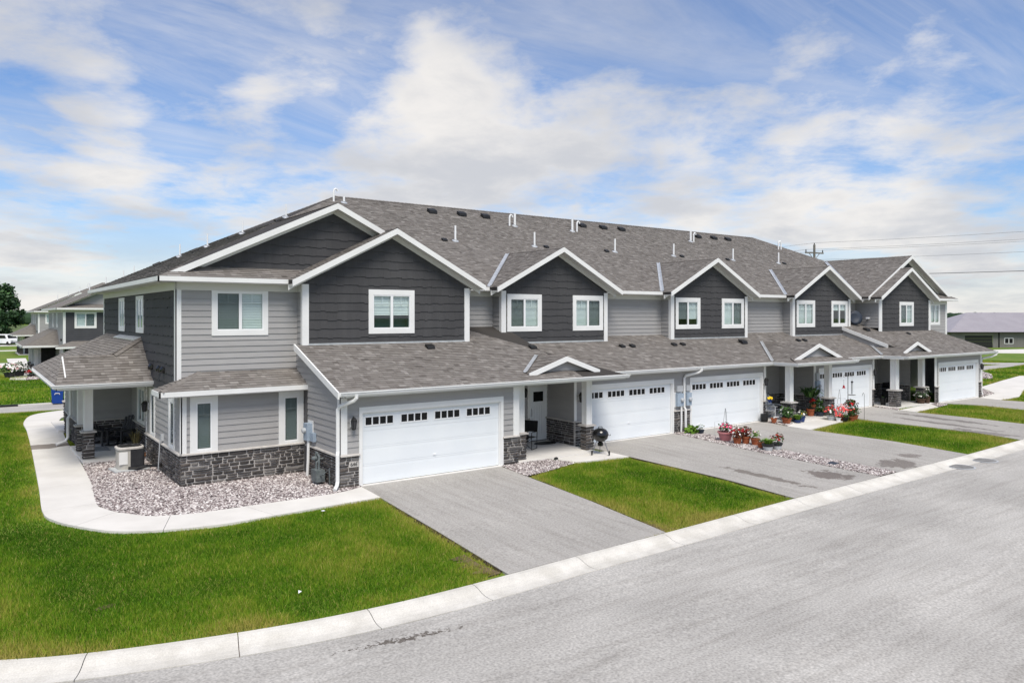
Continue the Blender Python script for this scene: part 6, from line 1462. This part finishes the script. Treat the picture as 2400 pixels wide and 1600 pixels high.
# ================================================================== neighbouring buildings
def slab_roof(name, parent, poly, z0, gx, gy, th=.12, m='shingle_far'):
    P_ = [(x, y, z0+gx*x+gy*y) for x, y in poly]; q = MB(); q.prism(P_, (0, 0, -th)); return q.build(name, m, parent)
def pbox(name, parent, x0, y0, z0, x1, y1, z1, m='trim'):
    q = MB(); q.box(x0, y0, z0, x1, y1, z1); return q.build(name, m, parent)
def neighbour(off, label, front_m, side_m, planters=False):
    R = thing('townhouse_building', label, 'building', off)
    def W(name, fr, u0, u1, z0, z1, m, holes=(), glass=(), stone=None, top=None):
        poly = [(u0, z0), (u1, z0)]+(top if top else [(u1, z1), (u0, z1)])
        w = backing(fr, poly, list(glass), 'siding_back').build(name, 'siding_back', R)
        clad_lap(fr, poly, list(holes), z0, max(p[1] for p in poly), w, False, m); return w
    kk = dict(side=.14, top=.12, bot=.19); wu = (-2.8, -1.15, 4.3, 5.66); h0 = win_holes(*wu, **kk)
    W('upper_wall', F(3.46), -3.6, 7, 2.7, 5.66, front_m, [h0[0]], [h0[1]]); window(R, F(3.46), *wu, screen=2, far=True, **kk)
    us = [(8.35, 9.4, 4.3, 5.6), (12.2, 13.2, 4.3, 5.6)]; hs = [win_holes(*w, **kk) for w in us]
    W('upper_side_wall', Lf(-3.6), 3.46, 17.7, 2.6, 5.66, side_m, [h[0] for h in hs], [h[1] for h in hs])
    for w in us: window(R, Lf(-3.6), *w, far=True, **kk)
    pbox('corner_board', R, -3.64, 3.42, 0, -3.45, 3.60, 5.66)
    pbox('frieze_board', R, -3.64, 3.41, 5.66, 7, 3.46, 5.9, 'frieze'); pbox('frieze_board', R, -3.65, 3.46, 5.66, -3.6, 17.7, 5.9, 'frieze')
    pbox('back_wall', R, 6.9, 3.5, 0, 7.0, 17.7, 5.9, 'siding'); pbox('back_wall', R, -3.6, 17.6, 0, 7.0, 17.7, 5.9, 'siding')
    W('lower_wall', Lf(-3.58), 2.85, 17.7, 0, 2.7, side_m); W('bay_wall', F(2.85), -3.58, 7, 0, 2.62, front_m)
    slab_roof('main_roof', R, [(-4.15, 3.0), (1.32, 3.3), (1.32, 9.1), (5.2, 12.75), (-.69, 18.3), (-4.15, 18.3)], 6.02+KX*4.15, KX, 0)
    slab_roof('main_roof', R, [(-4.15, 3.95), (20, 3.95), (20, 12.75), (5.2, 12.75)], 6-.5*3.95, 0, .5); slab_roof('wing_roof', R, [(1.32, 3.3), (6.75, 3.3), (6.75, 3.97), (1.32, 9.1)], 6.02+KX*6.79, -KX, 0)
    slab_roof('pent_roof', R, [(-4.15, 3.0), (6.7, 3.0), (6.2, 3.72), (-3.4, 3.72)], 6.03-1.5, 0, .5)
    q = MB(); q.add([(-3.3, 3.68, 6.3), (5.9, 3.68, 6.3), (1.32, 3.68, 8.48)], [(0, 1, 2)]); q.build('gable_wall', side_m, R)
    for a, b in (((-3.84, 3.26, 6.17), (1.32, 3.26, 8.60)), ((1.32, 3.26, 8.60), (6.75, 3.26, 6.03))): board3('rake_board', a, b, .19, .045, 'trim', R, (0, 1, 0))
    board3('fascia', (-4.19, 2.96, 6.03), (6.9, 2.96, 6.03), .155, .04, 'trim', R, (0, 1, 0)); board3('fascia', (-4.19, 2.96, 6.03), (-4.19, 18.3, 6.03), .155, .04, 'trim', R, (1, 0, 0))
    pbox('soffit', R, -4.15, 3.0, 5.86, 7, 3.46, 5.88, 'frieze'); pbox('soffit', R, -4.15, 3.46, 5.86, -3.6, 18.3, 5.88, 'frieze')
    slab_roof('bay_roof', R, [(-4.22, 2.45), (7, 2.45), (7, 3.47), (-2.97, 3.47)], 2.77-.446*2.45, 0, .446); slab_roof('bay_roof', R, [(-4.22, 2.45), (-2.97, 3.47), (-4.22, 3.47)], 2.77+.364*4.22, .364, 0)
    board3('fascia', (-4.26, 2.41, 2.77), (7, 2.41, 2.77), .16, .04, 'trim', R, (0, 1, 0))
    slab_roof('porch_roof', R, [(-6.35, 6.75), (-3.6, 6.75), (-3.6, 8.87)], 2.76-.64*6.75, 0, .64); slab_roof('porch_roof', R, [(-6.35, 6.75), (-3.6, 8.87), (-3.6, 17), (-6.35, 17)], 2.76+.5*6.35, .5, 0)
    board3('gutter', (-6.40, 6.70, 2.78), (-3.6, 6.70, 2.78), .17, .05, 'trim', R, (0, 1, 0)); board3('gutter', (-6.40, 6.70, 2.78), (-6.40, 17, 2.78), .17, .05, 'trim', R, (1, 0, 0))
    for y in (8.6, 12.2, 16.0):
        p = MB(); p.box(-5.45, y, 0, -5.05, y+.4, .9); pp = p.build('porch_pillar', 'stone', R); pbox('post', pp, -5.38, y+.07, .9, -5.12, y+.33, 2.6); pbox('pillar_cap', pp, -5.5, y-.05, .9, -5.0, y+.45, .95, 'stone_cap')
    pbox('porch_wall', R, -4.75, 10.5, .9, -3.6, 10.55, 2.6, 'black'); pbox('porch_wall', R, -4.8, 10.48, .0, -3.6, 10.6, .9, 'stone'); pbox('corner_board', R, -5.0, 10.40, .0, -4.75, 10.6, 2.6)
    for (x, y) in ((-.6, 12.9), (.6, 11.3), (1.9, 9.8), (3.1, 11.6)): p = MB(); p.tube([(x, y, 6+KX*(x+4.15)), (x, y, 6.85+KX*(x+4.15))], .06, 6); p.build('vent_pipe', 'white_plastic', R)
    pbox('wall_vent', R, -3.72, 4.6, 3.2, -3.6, 4.9, 3.4, 'black')
    pbox('porch_slab', R, -5.6, 8.3, -.1, -3.6, 17, .08, 'concrete')
    return R
neighbour((1.6, 49.8, -.45), 'grey townhouse with slate lap front and pale side wall, just beyond the side street', 'siding_slate', 'siding')
neighbour((2.7, 94.8, -.47), 'distant pale grey townhouse behind the slate fronted one, near the big tree', 'siding', 'siding')
def zf(x, y): return h1(x, y)
for i, (x, y, lb, fl) in enumerate(((-5.6, 58.2, 'dark box planter of white and blush flowers on the next building walk corner', [('white', 50, .09), ('blush', 30, .09)]), (-4.85, 59.4, 'dark box planter of white flowers against the next building porch pillar', [('white', 45, .09)]))):
    pot((x, y, zf(x, y)), .45, .45, 'dark_pot', lb, lr=(.75, .55, .55), nleaf=220, ls=.16, fl=fl, oval=.6, group='planters at the next building')
pot((-4.05, 57.4, zf(-4, 57.4)), .3, .25, 'dark_pot', 'low pot of bright red flowers on the gravel before the next building', lr=(.45, .4, .35), nleaf=120, ls=.12, fl=[('red', 50, .09)], group='planters at the next building')
pot((-3.4, 56.8, zf(-3.4, 56.8)), .3, .25, 'dark_pot', 'low pot of coral pink flowers on the gravel before the next building', lr=(.45, .4, .3), nleaf=120, ls=.12, fl=[('coral', 40, .09)], group='planters at the next building')
gravel('gravel', [(-4.6, 54.5), (-2.0, 54), (-2.0, 57.8), (-4.2, 58)], 70, .06, .12)
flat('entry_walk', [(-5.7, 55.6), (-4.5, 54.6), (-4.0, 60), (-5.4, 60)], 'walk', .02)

# wheelie bin on the side street
bz = h1(-4.45, 29.3)
bn = thing('wheelie_bin', 'blue wheeled recycling bin at the kerb of the side street', 'bin', (-4.42, 29.35, bz+.01), D2R(-8))
q = MB(); q.add([(-.25, -.28, .05), (.25, -.28, .05), (.25, .25, .05), (-.25, .25, .05), (-.30, -.36, .90), (.30, -.36, .90), (.30, .34, .90), (-.30, .34, .90)], [(0,3,2,1), (0,1,5,4), (1,2,6,5), (2,3,7,6), (3,0,4,7), (4,5,6,7)]); q.build('body', 'bin_blue', bn)
q = MB(); q.prism([(-.32, -.39, .90), (.32, -.39, .90), (.32, .38, .93), (-.32, .38, .93)], (0, 0, .06)); q.build('lid', 'bin_blue', bn)
q = MB(); q.tube([(-.25, .42, .93), (.25, .42, .93)], .02, 6); q.build('handle', 'bin_blue', bn)
for s in (-1, 1): q = MB(); q.lathe([(.12, -.03), (.13, 0), (.12, .03)], (0, 0, 0), 12); o = q.build('wheel', 'rubber', bn, (s*.29, .28, .12)); o.rotation_euler = (0, math.pi/2, 0)
q = MB(); q.tube([(-.12, -.35, .55), (-.1, -.355, .62), (.1, -.355, .62), (.12, -.35, .55)], .018, 6); q.build('emblem', 'petal_white', bn)
q = MB(); q.box(-1.6, -.12, -.02, .6, .12, .10); tag(q.build('storm_drain', 'black', loc=(-6.9, 29.45, h1(-6.9, 29.4)), rz=math.atan2(2, 57)), 'dark storm drain slot in the far kerb of the side street', 'drain')

# white van far off beside the tree
def van(loc, rz, label):
    o = thing('parked_van', label, 'van', loc, rz); 
    q = MB(); q.prism([(-2.4, -.95, .35), (2.3, -.95, .35), (2.4, -.95, 1.0), (1.5, -.95, 1.15), (.9, -.95, 1.95), (-2.3, -.95, 2.0), (-2.4, -.95, 1.8)], (0, 1.9, 0)); q.build('body', 'white_plastic', o)
    for y in (-.96, .96):
        q = MB(); q.prism([(-2.0, y, 1.25), (1.1, y, 1.25), (.75, y, 1.8), (-2.0, y, 1.82)], (0, .012 if y > 0 else -.012, 0)); q.build('side_window', 'glass_dark', o)
        for x in (-1.5, 1.5): q = MB(); q.lathe([(.34, -.11), (.36, 0), (.34, .11)], (0, 0, 0), 16); w = q.build('wheel', 'rubber', o, (x, y*.92, .36)); w.rotation_euler = (math.pi/2, 0, 0)
    q = MB(); q.prism([(1.42, -.8, 1.28), (1.42, .8, 1.28), (1.02, .7, 1.82), (1.02, -.7, 1.82)], (.06, 0, .04)); q.build('windscreen', 'glass_dark', o)
    for y in (-.7, .7): q = MB(); q.box(2.36, y-.15, .75, 2.44, y+.15, .92); q.build('headlight', 'metal', o)
    q = MB(); q.box(2.3, -.9, .32, 2.46, .9, .6); q.build('bumper', 'rail_grey', o)
    return o
van((-2.6, 146.5, h1(-2.6, 146.5)), D2R(-60), 'white van parked beside the big tree beyond the distant townhouse')

# trees
def tree(loc, hgt, rad, label, n, ls, trunk_h=2.0, seed=3, m='tree_leaf'):
    rr = random.Random(seed); o = thing('maple_tree', label, 'tree', loc)
    q = MB(); q.tube([(0, 0, -.2), (.05, 0, trunk_h), (0, .1, hgt*.55), (.1, 0, hgt*.85)], [.28, .22, .13, .04], 8)
    for k in range(9):
        a = k*2.4; z = trunk_h+(hgt*.6-trunk_h)*k/9; L_ = rad*(.85-.4*k/9); q.tube([(0, 0, z), (math.cos(a)*L_*.5, math.sin(a)*L_*.5, z+.7), (math.cos(a)*L_, math.sin(a)*L_, z+1.2)], [.09, .05, .02], 5)
    q.build('trunk', 'bark', o)
    cl = []
    for k in range(90):
        t = rr.random(); z = trunk_h*.7+(hgt-trunk_h*.7)*t; R_ = rad*math.sin(math.pi*min(1, .18+.80*t))**.75*(1.0 if t < .6 else 1.05); a = rr.uniform(0, 6.28); k_ = rr.random()**.4
        cl.append((math.cos(a)*R_*k_, math.sin(a)*R_*k_, z, rr.uniform(.35, 1.0)*rad*.30))
    V = []; Fc = []; T = []
    g = np.random.default_rng(seed); per = n//len(cl)
    for (x, y, z, r) in cl:
        d = g.normal(size=(per, 3)); d /= np.linalg.norm(d, axis=1)[:, None]; k = g.random(per)**.4; c = np.array([x, y, z])+d*(k*r)[:, None]*np.array([1, 1, .75])
        a = g.normal(size=(per, 3)); a /= np.linalg.norm(a, axis=1)[:, None]; b = np.cross(d, a); b /= np.linalg.norm(b, axis=1)[:, None]+1e-6; s = ls*g.uniform(.6, 1.4, per)[:, None]
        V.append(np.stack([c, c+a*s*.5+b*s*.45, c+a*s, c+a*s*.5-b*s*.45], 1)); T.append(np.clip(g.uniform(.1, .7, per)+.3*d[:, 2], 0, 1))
    V = np.concatenate(V).reshape(-1, 3); T = np.repeat(np.concatenate(T), 4); raw('crown', V, np.arange(len(V)).reshape(-1, 4), T, m, None, o); return o
tree((-4.9, 153.8, h1(-5, 153)), 11.9, 4.9, 'big dense dark green maple tree at the far lawn', 15000, .5, 1.8)
# far tree line (uncountable) and field
V = []; q = MB(); rr = random.Random(5)
def far_trees(u0, u1, Fd, n, hmin, hmax):
    for _ in range(n):
        u = rr.uniform(u0, u1); F_ = Fd*rr.uniform(.9, 1.25); r = (u-1200)/1753.2*F_; x = CAM[0]+cyw*r+syw*F_; y = CAM[1]-syw*r+cyw*F_; h = rr.uniform(hmin, hmax); w = h*rr.uniform(.5, .9)
        q.ball((x, y, -1.5+h*.5), (w, w, h*.62), 7, 5, rr.uniform(.1, .9))
far_trees(-300, 420, 520, 320, 6, 10); far_trees(2100, 2800, 560, 300, 5, 8.5)
o = q.build('tree_line', 'hill_tree', kind='stuff'); tag(o, 'far-off dark tree line along the horizon', 'trees')
def hill(u0, u1, Fd, hm, seed):
    r = random.Random(seed); k = 60; top = []; q = MB()
    for i in range(k+1):
        u = u0+(u1-u0)*i/k; rr_ = (u-1200)/1753.2*Fd; x = CAM[0]+cyw*rr_+syw*Fd; y = CAM[1]-syw*rr_+cyw*Fd
        h = hm*math.sin(math.pi*i/k)**.6*(.8+.2*math.sin(i*.5+seed)+.08*r.random()); top.append((x, y, h))
    n = len(top); dx, dy = syw*160, cyw*160
    q.add([(x-dx, y-dy, -3) for x, y, h in top]+[(x, y, h) for x, y, h in top]+[(x+dx, y+dy, -3) for x, y, h in top], [(i, i+1, n+i+1, n+i) for i in range(n-1)]+[(n+i, n+i+1, 2*n+i+1, 2*n+i) for i in range(n-1)])
    q.build('hills', 'hill_tree', kind='structure', smooth=True)
hill(1900, 3000, 1250, 9.5, 2); hill(-900, 500, 1250, 13, 4)
fl_ = MB()
for (u0, u1, f0, f1) in ((-400, 420, 230, 430), (2150, 3000, 250, 480)):
    pts = []
    for (u, f_) in ((u0, f0), (u1, f0), (u1, f1), (u0, f1)):
        r = (u-1200)/1753.2*f_; pts.append((CAM[0]+cyw*r+syw*f_, CAM[1]-syw*r+cyw*f_, -1.36 if u0 > 0 else -.42))
    fl_.add(pts, [(0, 1, 2, 3)])
fl_.build('field', 'field', kind='structure')
# low far shed roofs near the tree
sh = thing('distant_shed', 'low grey roofed shed beyond the lawns at the foot of the big tree', 'shed', (12, 175, -.45), D2R(20)); pbox('wall', sh, -9, -4, 0, 9, 4, 2.6, 'siding'); q = MB(); q.prism([(-9.5, -4.6, 2.5), (-9.5, 4.6, 2.5), (-9.5, 0, 4.6)], (19, 0, 0)); q.build('roof', 'barn_roof', sh)

# barn
Fb, rb = 150.0, 88.0
bx, by = CAM[0]+cyw*rb+syw*Fb, CAM[1]-syw*rb+cyw*Fb
bo = thing('barn', 'long grey metal barn with pale mauve hip roof and dark overhead door', 'barn', (bx, by, -1.43), -YAW)
wl_ = backing(Fr('F', 0), [(0, 0), (45, 0), (45, 3.1), (0, 3.1)], [(2.8, 8.4, 0, 2.46)], 'barn_wall').build('wall', 'barn_wall', bo)
q = MB(); [q.box(x, -.03, 0, x+.05, 0.0, 3.1) for x in [i*.3 for i in range(1, 9)]+[8.6+i*.3 for i in range(0, 120)]]; q.build('wall_ribs', 'barn_wall', wl_, kind='stuff')
pbox('wall', bo, 0, .0, 0, .1, 16, 3.1, 'barn_wall')
for k in range(4): pbox('door_panel', bo, 2.8, .05, k*.615+.01, 8.4, .10, k*.615+.60, 'black')
pbox('downspout', bo, 9.5, -.08, 0, 9.75, -.01, 3.1, 'black')
w_ = pbox('window', bo, 10.7, -.06, .75, 12.5, -.01, 1.95, 'trim')
for x in (10.82, 11.68): pbox('pane', w_, x, -.08, .87, x+.70, -.06, 1.83, 'glass_dark')
pbox('gutter', bo, -.8, -.9, 2.98, 46, -.7, 3.14, 'black'); pbox('gutter', bo, -.9, -.8, 2.98, -.7, 17, 3.14, 'black')
rf = [((-.7, -.7), (46, -.7), (46, 8), (8, 8)), ((-.7, -.7), (8, 8), (-.7, 16.7))]
q = MB(); q.add([(-.7, -.7, 3.1), (46, -.7, 3.1), (46, 8, 7.05), (8, 8, 7.05), (-.7, 16.7, 3.1), (46, 16.7, 3.1)], [(0, 1, 2, 3), (0, 3, 4), (3, 2, 5, 4)]); r_o = q.build('roof', 'barn_roof', bo)
q = MB()
for i in range(150):
    x = -.5+i*.31; y1 = 8 if x > 8 else x; z1 = 3.1+(y1+.7)*3.95/8.7
    q.add([(x, -.7, 3.115), (x+.04, -.7, 3.15), (x+.04, y1, z1+.05), (x, y1, z1+.015)], [(0, 1, 2, 3)])
q.build('roof_ribs', 'barn_roof', r_o, kind='stuff')
# power pole and wires
pz = thing('power_pole', 'weathered wooden utility pole with cross-arm behind the far roof', 'utility pole', (68.4, 28.0, -.2), D2R(-12))
q = MB(); q.tube([(0, 0, 0), (0, 0, 13.1)], [.17, .12], 8); q.build('pole', 'pole_wood', pz)
q = MB(); q.box(-1.35, -.06, 12.1, 1.35, .06, 12.25); q.build('cross_arm', 'pole_wood', pz)
for s in (-1, 1): q = MB(); q.tube([(s*.75, 0, 12.1), (0, 0, 11.35)], .035, 5); q.build('brace', 'pole_wood', pz)
for x in (-1.25, 1.25, 0): q = MB(); q.lathe([(.05, 0), (.07, .08), (.04, .16), (.07, .22), (.03, .3)], (x, 0, 12.25 if x else 13.0), 8); q.build('insulator', 'rail_grey', pz)
def wire(p, q_, sag, r, label):
    p, q_ = Vector(p), Vector(q_); mb = MB(); mb.tube([tuple(p.lerp(q_, k/14)-Vector((0, 0, sag*4*(k/14)*(1-k/14)))) for k in range(15)], r, 4); tag(mb.build('power_line', 'wire'), label, 'cable', 'overhead lines')
px0, py0 = 68.4, 28.0; ex, ey = math.cos(D2R(-12)), math.sin(D2R(-12))
NM = ('from cross-arm left end', 'from the pole top', 'from cross-arm right end')
for k, (o_, z) in enumerate(((-1.25, 12.3), (0, 13.1), (1.25, 12.3))):
    wire((px0+ex*o_, py0+ey*o_, z), (px0+4+ex*o_, py0-70+ey*o_, z+.3), .7, .012, 'thin wire from the utility pole towards the street, '+NM[k])
    wire((px0+ex*o_, py0+ey*o_, z), (px0-4+ex*o_, py0+70+ey*o_, z-.3), .7, .012, 'thin wire running behind the roofs, '+NM[k])
wire((px0, py0, 11.2), (px0+4, py0-70, 11.4), .6, .012, 'thin cable hung just below the cross-arm of the utility pole')
wire((px0, py0, 9.4), (px0+4, py0-70, 9.5), .5, .03, 'thicker low black cable passing behind the far gable')
